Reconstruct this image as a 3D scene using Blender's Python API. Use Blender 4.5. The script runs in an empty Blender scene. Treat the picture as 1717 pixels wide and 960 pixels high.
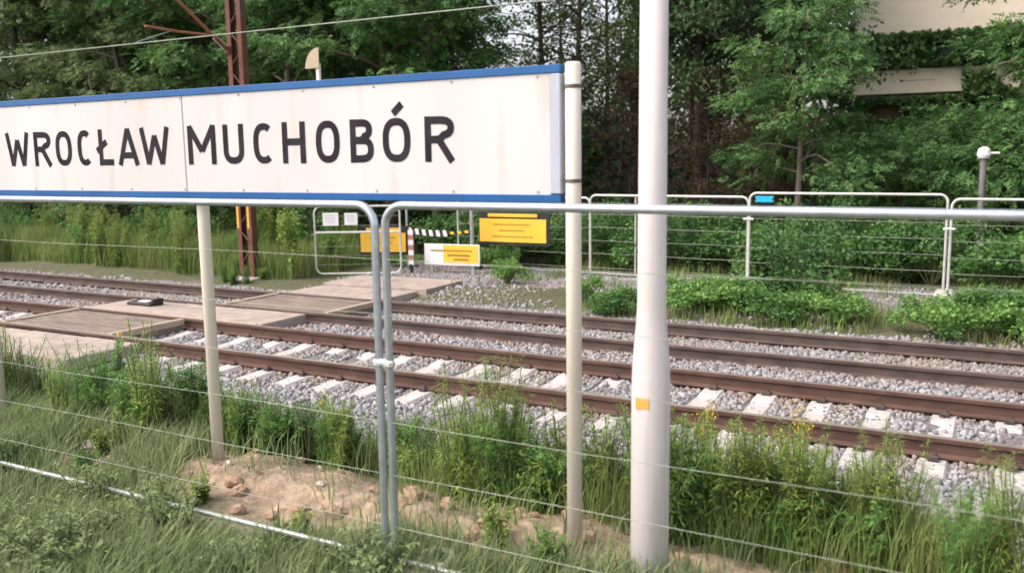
import bpy, math, random
import numpy as np
from mathutils import Vector, Matrix

R = math.radians
random.seed(7)
RNG = np.random.default_rng(11)
scene = bpy.context.scene
C = scene.collection

# ------------------------------------------------------------------ camera
CAMZ = 2.5
YAW, PITCH, ROLL = 0.4988, 0.1424, -0.0133
fw = Vector((-math.sin(YAW)*math.cos(PITCH), math.cos(YAW)*math.cos(PITCH), -math.sin(PITCH)))
rt = Vector((math.cos(YAW), math.sin(YAW), 0))
up = rt.cross(fw)
rt2 = rt*math.cos(ROLL) + up*math.sin(ROLL)
up2 = up*math.cos(ROLL) - rt*math.sin(ROLL)
cam_d = bpy.data.cameras.new('camera')
cam = bpy.data.objects.new('camera', cam_d)
C.objects.link(cam)
cam_d.sensor_width = 36.0
cam_d.lens = 36.0*1508.07/1717.0
cam_d.clip_start = 0.05
cam_d.clip_end = 2000
cam_d.dof.use_dof = True
cam_d.dof.focus_distance = 8.0
cam_d.dof.aperture_fstop = 1.6
m = Matrix((rt2, up2, -fw)).transposed().to_4x4()
m.translation = Vector((0, 0, CAMZ))
cam.matrix_world = m
scene.camera = cam

# ------------------------------------------------------------------ sky, sun, exposure
SUN_EL, SUN_AZ = R(52), R(-135)         # azimuth from +Y towards +X: low, from the left and behind the train
world = bpy.data.worlds.new('World')
scene.world = world
world.use_nodes = True
wn, wl = world.node_tree.nodes, world.node_tree.links
wn.clear()
wo = wn.new('ShaderNodeOutputWorld')
wb = wn.new('ShaderNodeBackground')
sky = wn.new('ShaderNodeTexSky')
sky.sky_type = 'NISHITA'
sky.sun_disc = False
sky.sun_elevation = SUN_EL
sky.sun_rotation = SUN_AZ
sky.air_density = 1.0
sky.dust_density = 4.0
sky.ozone_density = 1.0
hs = wn.new('ShaderNodeHueSaturation')
hs.inputs['Saturation'].default_value = 0.5
warm = wn.new('ShaderNodeMixRGB')
warm.blend_type = 'MULTIPLY'
warm.inputs[0].default_value = 1.0
warm.inputs[2].default_value = (1.05, 0.985, 0.965, 1)
wl.new(sky.outputs[0], hs.inputs['Color'])
wl.new(hs.outputs[0], warm.inputs[1])
wl.new(warm.outputs[0], wb.inputs['Color'])
wb.inputs['Strength'].default_value = 0.15
wl.new(wb.outputs[0], wo.inputs['Surface'])
sun_d = bpy.data.lights.new('sun', 'SUN')
sun_d.energy = 0.9
sun_d.angle = R(38)
sun_d.color = (1.0, 0.88, 0.76)
sun = bpy.data.objects.new('sun', sun_d)
C.objects.link(sun)
sd = Vector((math.sin(SUN_AZ)*math.cos(SUN_EL), math.cos(SUN_AZ)*math.cos(SUN_EL), math.sin(SUN_EL)))
sun.rotation_euler = sd.to_track_quat('Z', 'Y').to_euler()
sun.location = sd*60
vs = scene.view_settings
vs.view_transform = 'Standard'
vs.look = 'None'
vs.gamma = 1.0
vs.use_curve_mapping = False
vs.exposure = 1.2
scene.cycles.max_bounces = 6
scene.cycles.transparent_max_bounces = 6

# ------------------------------------------------------------------ materials
def mat(name, c1, c2=None, scale=8.0, rough=0.7, metal=0.0, bump=0.0, bscale=None, c3=None, s3=1.2, t3=(0.55, 0.7),
        stretch=(1, 1, 1), island=0.0, transl=0.0, spec=0.4, detail=6.0):
    """procedural surface: two-colour noise, optional third colour in larger blotches, bump, per-piece variation"""
    mt = bpy.data.materials.new(name)
    mt.use_nodes = True
    n, l = mt.node_tree.nodes, mt.node_tree.links
    b = n['Principled BSDF']
    b.inputs['Roughness'].default_value = rough
    b.inputs['Metallic'].default_value = metal
    b.inputs['Specular IOR Level'].default_value = spec
    tc = n.new('ShaderNodeTexCoord')
    mp = n.new('ShaderNodeMapping')
    mp.inputs['Scale'].default_value = stretch
    geo = n.new('ShaderNodeNewGeometry')
    l.new(tc.outputs['Object'], mp.inputs['Vector'])
    col = None
    if c2 is None:
        rgb = n.new('ShaderNodeRGB')
        rgb.outputs[0].default_value = (*c1, 1)
        col = rgb.outputs[0]
    else:
        ns = n.new('ShaderNodeTexNoise')
        ns.inputs['Scale'].default_value = scale
        ns.inputs['Detail'].default_value = detail
        l.new(mp.outputs[0], ns.inputs['Vector'])
        rp = n.new('ShaderNodeValToRGB')
        rp.color_ramp.elements[0].position = 0.36
        rp.color_ramp.elements[0].color = (*c1, 1)
        rp.color_ramp.elements[1].position = 0.66
        rp.color_ramp.elements[1].color = (*c2, 1)
        l.new(ns.outputs['Fac'], rp.inputs['Fac'])
        col = rp.outputs[0]
    if c3 is not None:
        n3 = n.new('ShaderNodeTexNoise')
        n3.inputs['Scale'].default_value = s3
        n3.inputs['Detail'].default_value = 5
        l.new(mp.outputs[0], n3.inputs['Vector'])
        r3 = n.new('ShaderNodeValToRGB')
        r3.color_ramp.elements[0].position = t3[0]
        r3.color_ramp.elements[0].color = (0, 0, 0, 1)
        r3.color_ramp.elements[1].position = t3[1]
        r3.color_ramp.elements[1].color = (1, 1, 1, 1)
        l.new(n3.outputs['Fac'], r3.inputs['Fac'])
        mx = n.new('ShaderNodeMixRGB')
        l.new(r3.outputs[0], mx.inputs[0])
        l.new(col, mx.inputs[1])
        mx.inputs[2].default_value = (*c3, 1)
        col = mx.outputs[0]
    if island:
        h = n.new('ShaderNodeHueSaturation')
        mr = n.new('ShaderNodeMapRange')
        mr.inputs['To Min'].default_value = 1 - island
        mr.inputs['To Max'].default_value = 1 + island
        l.new(geo.outputs['Random Per Island'], mr.inputs['Value'])
        l.new(mr.outputs[0], h.inputs['Value'])
        mh = n.new('ShaderNodeMapRange')
        mh.inputs['To Min'].default_value = 0.5 - 0.035*island
        mh.inputs['To Max'].default_value = 0.5 + 0.035*island
        ad = n.new('ShaderNodeMath')
        ad.operation = 'MULTIPLY'
        ad.inputs[1].default_value = 7.31
        fr = n.new('ShaderNodeMath')
        fr.operation = 'FRACT'
        l.new(geo.outputs['Random Per Island'], ad.inputs[0])
        l.new(ad.outputs[0], fr.inputs[0])
        l.new(fr.outputs[0], mh.inputs['Value'])
        l.new(mh.outputs[0], h.inputs['Hue'])
        l.new(col, h.inputs['Color'])
        col = h.outputs[0]
    l.new(col, b.inputs['Base Color'])
    if bump:
        nb = n.new('ShaderNodeTexNoise')
        nb.inputs['Scale'].default_value = bscale or scale*3
        nb.inputs['Detail'].default_value = 5
        l.new(mp.outputs[0], nb.inputs['Vector'])
        bp = n.new('ShaderNodeBump')
        bp.inputs['Strength'].default_value = bump
        bp.inputs['Distance'].default_value = 0.02
        l.new(nb.outputs['Fac'], bp.inputs['Height'])
        l.new(bp.outputs[0], b.inputs['Normal'])
    if transl:
        tr = n.new('ShaderNodeBsdfTranslucent')
        l.new(col, tr.inputs['Color'])
        ms = n.new('ShaderNodeMixShader')
        ms.inputs[0].default_value = transl
        l.new(b.outputs[0], ms.inputs[1])
        l.new(tr.outputs[0], ms.inputs[2])
        l.new(ms.outputs[0], n['Material Output'].inputs['Surface'])
    return mt

M = {}
M['sign_white'] = mat('sign_white', (0.56, 0.54, 0.54), (0.61, 0.597, 0.602), 1.4, 0.5, c3=(0.50, 0.435, 0.365), s3=5.5, t3=(0.56, 0.80), stretch=(1, 1, 0.16))
M['sign_edge'] = mat('sign_edge', (0.40, 0.43, 0.53), (0.46, 0.485, 0.58), 3, 0.4)  # bluish shade on the board's right end, put into the colour
M['sign_blue'] = mat('sign_blue', (0.010, 0.085, 0.27), (0.016, 0.11, 0.32), 2, 0.35)
M['letter'] = mat('letter_black', (0.022, 0.02, 0.025), (0.035, 0.033, 0.038), 6, 0.8, spec=0.1)
M['cream'] = mat('cream_paint', (0.70, 0.645, 0.555), (0.76, 0.71, 0.62), 5, 0.5, c3=(0.52, 0.45, 0.37), s3=3.5, t3=(0.6, 0.8), stretch=(1, 1, 0.3), bump=0.1)
M['pole'] = mat('pole_paint', (0.60, 0.56, 0.555), (0.70, 0.655, 0.65), 7, 0.5, c3=(0.46, 0.43, 0.42), s3=9, t3=(0.52, 0.78), stretch=(1, 1, 0.09), bump=0.08)
M['band_dark'] = mat('dark_band', (0.10, 0.09, 0.08), (0.2, 0.18, 0.16), 12, 0.5, 0.4)
M['galv'] = mat('galvanised', (0.40, 0.45, 0.52), (0.50, 0.55, 0.62), 14, 0.30, 0.72, bump=0.04)
M['galv_dull'] = mat('galvanised_dull', (0.30, 0.335, 0.325), (0.40, 0.44, 0.43), 12, 0.5, 0.5, bump=0.05)
M['galv_far'] = mat('galvanised_pale', (0.52, 0.53, 0.50), (0.64, 0.65, 0.62), 10, 0.45, 0.35)
M['wire'] = mat('wire_grey', (0.20, 0.23, 0.19), (0.30, 0.33, 0.28), 20, 0.5, 0.4)
M['concrete'] = mat('concrete', (0.42, 0.40, 0.37), (0.54, 0.51, 0.48), 10, 0.85, bump=0.25, c3=(0.34, 0.30, 0.26), s3=2)
M['sleeper'] = mat('sleeper_concrete', (0.38, 0.365, 0.355), (0.50, 0.485, 0.47), 9, 0.9, bump=0.35, c3=(0.33, 0.29, 0.26), s3=3.5, t3=(0.56, 0.76))
M['slab'] = mat('crossing_slab', (0.30, 0.25, 0.22), (0.40, 0.335, 0.29), 4, 0.85, bump=0.25, c3=(0.24, 0.20, 0.175), s3=1.6)
M['plank'] = mat('grey_timber', (0.15, 0.118, 0.098), (0.26, 0.21, 0.175), 6, 0.85, bump=0.4, stretch=(0.35, 3, 3), c3=(0.12, 0.10, 0.09), s3=2.5)
M['beam'] = mat('pale_timber', (0.34, 0.275, 0.21), (0.43, 0.355, 0.28), 6, 0.85, bump=0.3, stretch=(3, 0.4, 3))
M['rail_rust'] = mat('rail_rust', (0.078, 0.043, 0.034), (0.125, 0.069, 0.054), 9, 0.75, bump=0.15, c3=(0.095, 0.06, 0.05), s3=2, stretch=(0.4, 1, 1))
M['rail_dark'] = mat('rail_dark', (0.068, 0.05, 0.044), (0.115, 0.082, 0.07), 9, 0.7, bump=0.15, stretch=(0.4, 1, 1))
M['rail_top'] = mat('rail_top', (0.30, 0.235, 0.20), (0.42, 0.34, 0.30), 6, 0.38, 0.6, stretch=(0.2, 1, 1))
M['clip'] = mat('rail_clip', (0.06, 0.045, 0.04), (0.1, 0.07, 0.06), 9, 0.7)
M['stone'] = mat('ballast_stone', (0.250, 0.250, 0.260), (0.330, 0.328, 0.338), 1.3, 0.9, island=0.32, c3=(0.30, 0.262, 0.23), s3=0.55, t3=(0.46, 0.70))
def rust_dust(mt, rails, strength=0.62):
    """brake and rust dust that has settled on the stones along each rail"""
    n, l = mt.node_tree.nodes, mt.node_tree.links
    b = n['Principled BSDF']; src = b.inputs['Base Color'].links[0].from_socket
    tc = n.new('ShaderNodeTexCoord'); sx = n.new('ShaderNodeSeparateXYZ'); l.new(tc.outputs['Object'], sx.inputs[0])
    nz = n.new('ShaderNodeTexNoise'); nz.inputs['Scale'].default_value = 3.0; l.new(tc.outputs['Object'], nz.inputs['Vector'])
    tot = None
    for y in rails:
        d = n.new('ShaderNodeMath'); d.operation = 'SUBTRACT'; d.inputs[1].default_value = y; l.new(sx.outputs['Y'], d.inputs[0])
        a = n.new('ShaderNodeMath'); a.operation = 'ABSOLUTE'; l.new(d.outputs[0], a.inputs[0])
        r = n.new('ShaderNodeMapRange'); r.inputs['From Min'].default_value = 0.5; r.inputs['From Max'].default_value = 0.1; l.new(a.outputs[0], r.inputs['Value'])
        if tot is None: tot = r.outputs[0]
        else:
            m_ = n.new('ShaderNodeMath'); m_.operation = 'MAXIMUM'; l.new(tot, m_.inputs[0]); l.new(r.outputs[0], m_.inputs[1]); tot = m_.outputs[0]
    k = n.new('ShaderNodeMath'); k.operation = 'MULTIPLY'; l.new(tot, k.inputs[0]); l.new(nz.outputs['Fac'], k.inputs[1])
    k2 = n.new('ShaderNodeMath'); k2.operation = 'MULTIPLY'; k2.inputs[1].default_value = strength*2; k2.use_clamp = True; l.new(k.outputs[0], k2.inputs[0])
    mx = n.new('ShaderNodeMixRGB'); mx.blend_type = 'MULTIPLY'; mx.inputs[2].default_value = (0.78, 0.63, 0.54, 1)
    l.new(k2.outputs[0], mx.inputs[0]); l.new(src, mx.inputs[1]); l.new(mx.outputs[0], b.inputs['Base Color'])
rust_dust(M['stone'], (8.522, 10.022, 11.305, 12.805))
M['mast'] = mat('mast_rust', (0.105, 0.042, 0.030), (0.155, 0.062, 0.042), 5, 0.7, bump=0.1, c3=(0.10, 0.055, 0.05), s3=1.5)
M['mast_orange'] = mat('arm_rust', (0.27, 0.105, 0.055), (0.34, 0.145, 0.075), 6, 0.65)
M['yellow'] = mat('warning_yellow', (0.78, 0.46, 0.04), (0.83, 0.52, 0.06), 2, 0.5)
M['yellow_paint'] = mat('yellow_paint', (0.62, 0.33, 0.05), (0.72, 0.40, 0.08), 9, 0.6)
M['black'] = mat('black_board', (0.02, 0.018, 0.018), (0.03, 0.028, 0.026), 6, 0.5)
M['ink'] = mat('sign_ink', (0.34, 0.19, 0.02), None, rough=0.6)
M['paper'] = mat('paper_white', (0.76, 0.76, 0.77), (0.80, 0.80, 0.81), 3, 0.6)
M['paper_ink'] = mat('paper_ink', (0.45, 0.45, 0.46), None, rough=0.6)
M['red'] = mat('barrier_red', (0.42, 0.20, 0.16), None, rough=0.5)
M['cyan'] = mat('cyan_plastic', (0.02, 0.40, 0.66), (0.03, 0.45, 0.70), 5, 0.35)
M['insul'] = mat('insulator_brown', (0.10, 0.04, 0.03), None, rough=0.25)
M['catenary'] = mat('catenary_wire', (0.20, 0.24, 0.20), (0.27, 0.31, 0.26), 3, 0.5, 0.2)
M['bark'] = mat('bark', (0.045, 0.036, 0.030), (0.10, 0.082, 0.068), 6, 0.9, bump=0.6, stretch=(1, 1, 0.25))
M['bark_pale'] = mat('bark_pale', (0.12, 0.095, 0.08), (0.19, 0.155, 0.13), 6, 0.9, bump=0.6, stretch=(1, 1, 0.25))
M['leaf_rob'] = mat('leaf_robinia', (0.074, 0.165, 0.054), (0.135, 0.250, 0.078), 0.7, 0.6, island=0.32, transl=0.32, spec=0.25)
M['leaf_olive'] = mat('leaf_olive', (0.092, 0.150, 0.056), (0.155, 0.215, 0.085), 0.7, 0.6, island=0.32, transl=0.35, spec=0.25)
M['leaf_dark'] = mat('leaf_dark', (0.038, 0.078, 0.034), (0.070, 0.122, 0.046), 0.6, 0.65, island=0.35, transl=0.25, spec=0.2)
M['leaf_brown'] = mat('leaf_brown', (0.060, 0.045, 0.028), (0.085, 0.070, 0.035), 0.6, 0.7, island=0.35, transl=0.25, spec=0.2)
M['leaf_bush'] = mat('leaf_bush', (0.085, 0.195, 0.052), (0.150, 0.285, 0.080), 1.5, 0.55, island=0.35, transl=0.3, spec=0.3)
M['leaf_weed'] = mat('leaf_weed', (0.125, 0.260, 0.064), (0.205, 0.360, 0.095), 1.2, 0.55, island=0.32, transl=0.32, spec=0.3)
M['leaf_lime'] = mat('leaf_lime', (0.220, 0.325, 0.070), (0.310, 0.415, 0.105), 1.2, 0.55, island=0.3, transl=0.32, spec=0.3)
M['stem'] = mat('weed_stem', (0.09, 0.12, 0.05), (0.14, 0.14, 0.07), 4, 0.7)
M['flower'] = mat('goldenrod_flower', (0.55, 0.36, 0.03), (0.68, 0.46, 0.05), 20, 0.7, transl=0.2)
M['flower_white'] = mat('white_flower', (0.68, 0.68, 0.64), None, rough=0.7)
M['grass'] = mat('grass_blade', (0.130, 0.220, 0.055), (0.235, 0.315, 0.095), 0.9, 0.6, c3=(0.34, 0.31, 0.14), s3=2.5, t3=(0.5, 0.72), island=0.35, transl=0.3, spec=0.25)
M['grass_sage'] = mat('grass_sage', (0.165, 0.250, 0.100), (0.29, 0.345, 0.165), 0.9, 0.65, island=0.3, transl=0.3, spec=0.25)
M['rock'] = mat('rubble', (0.44, 0.38, 0.32), (0.58, 0.52, 0.46), 6, 0.9, bump=0.3)
M['clod'] = mat('sand_clod', (0.30, 0.205, 0.135), (0.42, 0.30, 0.21), 6, 0.95, bump=0.4)
M['render_beige'] = mat('render_beige', (0.80, 0.70, 0.55), (0.84, 0.745, 0.60), 2, 0.8, bump=0.05)
M['plate_tan'] = mat('plate_tan', (0.40, 0.32, 0.22), (0.46, 0.37, 0.26), 6, 0.6)
M['clad_green'] = mat('cladding_green', (0.030, 0.055, 0.040), (0.045, 0.070, 0.050), 2, 0.4)
M['wall_brown'] = mat('wall_brown', (0.095, 0.060, 0.042), (0.13, 0.085, 0.062), 2.5, 0.85, bump=0.1)
M['glass_dark'] = mat('dark_glass', (0.02, 0.03, 0.028), None, rough=0.1)
M['lamp_white'] = mat('lamp_white', (0.78, 0.78, 0.76), None, rough=0.4)
M['lamp_post'] = mat('lamp_post', (0.16, 0.15, 0.16), (0.22, 0.2, 0.21), 4, 0.5)

# ------------------------------------------------------------------ mesh helpers
class MB:
    """collects shapes as vertices and faces, builds one mesh object"""
    def __init__(s): s.v, s.f, s.n = [], [], 0
    def add(s, v, f):
        v = np.asarray(v, float).reshape(-1, 3)
        s.v.append(v); s.f += [tuple(i+s.n for i in q) for q in f]; s.n += len(v)
        return s
    def box(s, c, d, rz=0.0, ch=0.0):
        x, y, z = (k/2 for k in d)
        if ch <= 0:
            v = np.array([(a*x, b*y, e*z) for e in (-1, 1) for a, b in ((-1, -1), (1, -1), (1, 1), (-1, 1))])
            f = [(3, 2, 1, 0), (4, 5, 6, 7), (0, 1, 5, 4), (1, 2, 6, 5), (2, 3, 7, 6), (3, 0, 4, 7)]
        else:
            rings = []
            for e, k in ((-z, ch), (-z+ch, 0), (z-ch, 0), (z, ch)):
                xx, yy = x-k, y-k
                rings += [(a, b, e) for a, b in ((-xx+ch, -yy), (xx-ch, -yy), (xx, -yy+ch), (xx, yy-ch), (xx-ch, yy), (-xx+ch, yy), (-xx, yy-ch), (-xx, -yy+ch))]
            v = np.array(rings)
            f = [tuple(range(7, -1, -1)), tuple(range(24, 32))]
            for r in range(3):
                f += [(r*8+i, r*8+(i+1) % 8, r*8+8+(i+1) % 8, r*8+8+i) for i in range(8)]
        cs, sn = math.cos(rz), math.sin(rz)
        v = v @ np.array([[cs, sn, 0], [-sn, cs, 0], [0, 0, 1]]) + np.array(c)
        return s.add(v, f)
    def tube(s, pts, rad, seg=8, cap=True):
        pts = [Vector(p) for p in pts]
        if not hasattr(rad, '__len__'): rad = [rad]*len(pts)
        v, f = [], []
        t0 = (pts[1]-pts[0]).normalized()
        nrm = t0.orthogonal().normalized()
        for i, p in enumerate(pts):
            a = pts[max(i-1, 0)]; b = pts[min(i+1, len(pts)-1)]
            t = (b-a).normalized()
            nrm = (nrm - t*nrm.dot(t)).normalized()
            bn = t.cross(nrm)
            for k in range(seg):
                an = 2*math.pi*k/seg
                v.append(p + (nrm*math.cos(an)+bn*math.sin(an))*rad[i])
        for i in range(len(pts)-1):
            f += [(i*seg+k, i*seg+(k+1) % seg, (i+1)*seg+(k+1) % seg, (i+1)*seg+k) for k in range(seg)]
        if cap:
            f += [tuple(range(seg-1, -1, -1)), tuple((len(pts)-1)*seg+k for k in range(seg))]
        return s.add([tuple(q) for q in v], f)
    def prism(s, prof, x0, x1):
        """profile in (y, z), swept along x"""
        n = len(prof)
        v = [(x0, a, b) for a, b in prof]+[(x1, a, b) for a, b in prof]
        f = [tuple(range(n-1, -1, -1)), tuple(range(n, 2*n))]+[(i, (i+1) % n, n+(i+1) % n, n+i) for i in range(n)]
        return s.add(v, f)
    def build(s, name, mt, parent=None, smooth=False):
        return mesh_obj(name, np.concatenate(s.v), s.f, mt, parent, smooth)

def mesh_data(name, v, f, mt, smooth=False):
    me = bpy.data.meshes.new(name)
    me.from_pydata([tuple(p) for p in v], [], f)
    me.materials.append(mt)
    if smooth: me.shade_smooth()
    me.update()
    return me

def quad_data(name, v, mt, k=4):
    """fast mesh of separate k-gons: v has shape (n, k, 3)"""
    n = len(v)
    me = bpy.data.meshes.new(name)
    me.vertices.add(n*k)
    me.vertices.foreach_set('co', np.ascontiguousarray(v, np.float32).ravel())
    me.loops.add(n*k)
    me.loops.foreach_set('vertex_index', np.arange(n*k, dtype=np.int32))
    me.polygons.add(n)
    me.polygons.foreach_set('loop_start', np.arange(0, n*k, k, dtype=np.int32))
    me.polygons.foreach_set('loop_total', np.full(n, k, np.int32))
    me.materials.append(mt)
    me.update(calc_edges=True)
    return me

def index_data(name, v, f, mt, smooth=False):
    """fast mesh from vertex and equal-length face arrays"""
    n, k = f.shape
    me = bpy.data.meshes.new(name)
    me.vertices.add(len(v))
    me.vertices.foreach_set('co', np.ascontiguousarray(v, np.float32).ravel())
    me.loops.add(n*k)
    me.loops.foreach_set('vertex_index', np.ascontiguousarray(f, np.int32).ravel())
    me.polygons.add(n)
    me.polygons.foreach_set('loop_start', np.arange(0, n*k, k, dtype=np.int32))
    me.polygons.foreach_set('loop_total', np.full(n, k, np.int32))
    me.materials.append(mt)
    me.update(calc_edges=True)
    if smooth: me.shade_smooth()
    return me

def link(name, me, parent=None):
    o = bpy.data.objects.new(name, me)
    C.objects.link(o)
    o.parent = parent
    return o

def mesh_obj(name, v, f, mt, parent=None, smooth=False):
    return link(name, mesh_data(name, v, f, mt, smooth), parent)

def tag(o, label, cat, group=None):
    o['label'] = label; o['category'] = cat
    if group: o['group'] = group
    return o

def thing(name, label, cat, loc=(0, 0, 0), rz=0.0, group=None):
    o = bpy.data.objects.new(name, None)
    o.empty_display_size = 0.2
    C.objects.link(o)
    o.location = loc; o.rotation_euler = (0, 0, rz)
    return tag(o, label, cat, group)

def struct(o):
    o['kind'] = 'structure'
    return o

def stuff(o, label=None, cat=None):
    o['kind'] = 'stuff'
    if label: o['label'] = label; o['category'] = cat
    return o

def copy_tree(o, parent=None):
    c = o.copy(); C.objects.link(c); c.parent = parent
    for ch in o.children: copy_tree(ch, c)
    return c

def vnoise(x, y, seed=0):
    x = np.asarray(x, float); y = np.asarray(y, float)
    xi, yi = np.floor(x), np.floor(y)
    fx, fy = x-xi, y-yi
    fx, fy = fx*fx*(3-2*fx), fy*fy*(3-2*fy)
    def h(a, b):
        q = np.sin(a*127.1+b*311.7+seed*74.7)*43758.5453
        return q-np.floor(q)
    return (h(xi, yi)*(1-fx)+h(xi+1, yi)*fx)*(1-fy)+(h(xi, yi+1)*(1-fx)+h(xi+1, yi+1)*fx)*fy

def fbm(x, y, seed=0, o=4):
    s, a = 0, 0.5
    for i in range(o):
        s = s+a*vnoise(x*2**i, y*2**i, seed+i); a *= 0.5
    return s

# ------------------------------------------------------------------ the ground
def sstep(a, b, x):
    t = np.clip((x-a)/(b-a), 0, 1)
    return t*t*(3-2*t)

def height(X, Y):
    X = np.asarray(X, float); Y = np.asarray(Y, float)
    plat = 0.24+0.10*(fbm(X*0.9, Y*0.9, 3)-0.5)
    mound = 0.13*np.exp(-((Y-4.42)/0.42)**2)*(fbm(X*1.1, Y*1.6, 9)*1.6-0.25)
    mound = mound+0.09*np.exp(-((Y-4.45)/0.5)**2)*(fbm(X*4, Y*5, 21, 5)-0.45)*2.4
    plat = plat+mound
    edge = 4.95+0.35*(fbm(X*0.8, Y*0+2, 5)-0.5)
    low = -0.16+0.08*(fbm(X*1.2, Y*1.2, 13)-0.5)
    z = plat+(low-plat)*sstep(edge, edge+0.75, Y)
    near = -0.205+0.03*(fbm(X*4, Y*4, 15)-0.5)
    z = z+(near-z)*sstep(6.7, 7.7, Y)
    mid = -0.165+0.04*(fbm(X*3, Y*3, 17)-0.5)
    z = z+(mid-z)*sstep(10.15, 10.55, Y)
    far = -0.205+0.03*(fbm(X*4, Y*4, 19)-0.5)
    z = z+(far-z)*sstep(11.15, 11.4, Y)
    sh = -0.155+0.05*(fbm(X*3, Y*3, 23)-0.5)
    z = z+(sh-z)*sstep(12.75, 13.1, Y)
    back = -0.02+0.16*(fbm(X*0.6, Y*0.6, 27)-0.5)+0.05*(fbm(X*3, Y*3, 28)-0.5)
    z = z+(back-z)*sstep(13.5, 14.6, Y)
    wood = 0.15+0.5*(fbm(X*0.25, Y*0.25, 31)-0.3)
    z = z+(wood-z)*sstep(19, 25, Y)
    z = z+3.4*sstep(44, 56, Y)
    return z

def ground_mat():
    mt = bpy.data.materials.new('ground_earth')
    mt.use_nodes = True
    n, l = mt.node_tree.nodes, mt.node_tree.links
    b = n['Principled BSDF']
    b.inputs['Roughness'].default_value = 0.95
    b.inputs['Specular IOR Level'].default_value = 0.2
    tc = n.new('ShaderNodeTexCoord')
    sx = n.new('ShaderNodeSeparateXYZ')
    l.new(tc.outputs['Object'], sx.inputs[0])
    def noise(sc, det=6):
        q = n.new('ShaderNodeTexNoise'); q.inputs['Scale'].default_value = sc; q.inputs['Detail'].default_value = det
        l.new(tc.outputs['Object'], q.inputs['Vector']); return q.outputs['Fac']
    def ramp(src, c1, c2, a=0.38, bb=0.64):
        q = n.new('ShaderNodeValToRGB')
        q.color_ramp.elements[0].position = a; q.color_ramp.elements[0].color = (*c1, 1)
        q.color_ramp.elements[1].position = bb; q.color_ramp.elements[1].color = (*c2, 1)
        l.new(src, q.inputs['Fac']); return q.outputs[0]
    def mix(f, a, c):
        q = n.new('ShaderNodeMixRGB'); l.new(f, q.inputs[0]); l.new(a, q.inputs[1]); l.new(c, q.inputs[2]); return q.outputs[0]
    def math_(op, a, bb):
        q = n.new('ShaderNodeMath'); q.operation = op
        for i, k in enumerate((a, bb)):
            if isinstance(k, (int, float)): q.inputs[i].default_value = k
            else: l.new(k, q.inputs[i])
        return q.outputs[0]
    wob = math_('MULTIPLY', math_('SUBTRACT', noise(1.1), 0.5), 1.3)
    yy = math_('ADD', sx.outputs['Y'], wob)
    def above(a, w):
        q = n.new('ShaderNodeMapRange'); q.inputs['From Min'].default_value = a; q.inputs['From Max'].default_value = a+w
        l.new(yy, q.inputs['Value']); return q.outputs[0]
    fine = noise(22, 8)
    turf = ramp(fine, (0.11, 0.12, 0.065), (0.20, 0.19, 0.12))
    sand = ramp(noise(9, 9), (0.25, 0.19, 0.13), (0.43, 0.33, 0.235))
    soil = ramp(fine, (0.07, 0.065, 0.04), (0.13, 0.12, 0.08))
    ballast = ramp(noise(34, 8), (0.09, 0.085, 0.083), (0.25, 0.235, 0.23), 0.34, 0.66)
    verge = ramp(fine, (0.06, 0.075, 0.035), (0.13, 0.125, 0.075))
    gravel = ramp(noise(40, 8), (0.16, 0.15, 0.143), (0.32, 0.30, 0.285), 0.34, 0.66)
    litter = ramp(fine, (0.035, 0.028, 0.018), (0.075, 0.055, 0.035))
    sand = mix(ramp(noise(2.6, 8), (0, 0, 0), (1, 1, 1), 0.42, 0.60), sand, ramp(noise(30, 8), (0.13, 0.105, 0.075), (0.27, 0.215, 0.155)))
    c = mix(above(3.92, 0.25), turf, sand)
    c = mix(above(4.95, 0.2), c, soil)
    c = mix(above(6.3, 0.5), c, ballast)
    c = mix(above(13.55, 0.35), c, verge)
    # gravel service track beside the far fence
    xm = n.new('ShaderNodeMapRange'); xm.inputs['From Min'].default_value = -12.5; xm.inputs['From Max'].default_value = -11.0
    l.new(sx.outputs['X'], xm.inputs['Value'])
    gmask = math_('MULTIPLY', math_('MULTIPLY', above(15.4, 0.3), math_('SUBTRACT', 1.0, above(18.1, 0.3))), xm.outputs[0])
    c = mix(gmask, c, gravel)
    c = mix(above(19.3, 1.0), c, litter)
    l.new(c, b.inputs['Base Color'])
    bp = n.new('ShaderNodeBump'); bp.inputs['Strength'].default_value = 0.7; bp.inputs['Distance'].default_value = 0.03
    l.new(noise(28, 8), bp.inputs['Height']); l.new(bp.outputs[0], b.inputs['Normal'])
    return mt

def axis(a, b, step, lo, hi):
    core = np.arange(a, b+1e-6, step)
    outl, outh, d, x = [], [], step, a
    while x > lo:
        d *= 1.22; x -= d; outl.append(x)
    d, x = step, b
    while x < hi:
        d *= 1.22; x += d; outh.append(x)
    return np.concatenate([outl[::-1], core, outh])
gx = axis(-22, 3.5, 0.09, -700, 700)
gy = axis(1.5, 19, 0.075, -400, 900)
GX, GY = np.meshgrid(gx, gy)
GZ = height(GX, GY)
gi = np.arange(GX.size).reshape(GX.shape)
gf = np.stack([gi[:-1, :-1], gi[:-1, 1:], gi[1:, 1:], gi[1:, :-1]], -1).reshape(-1, 4)
struct(link('ground', index_data('ground', np.stack([GX, GY, GZ], -1).reshape(-1, 3), gf, ground_mat(), True)))

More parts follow.
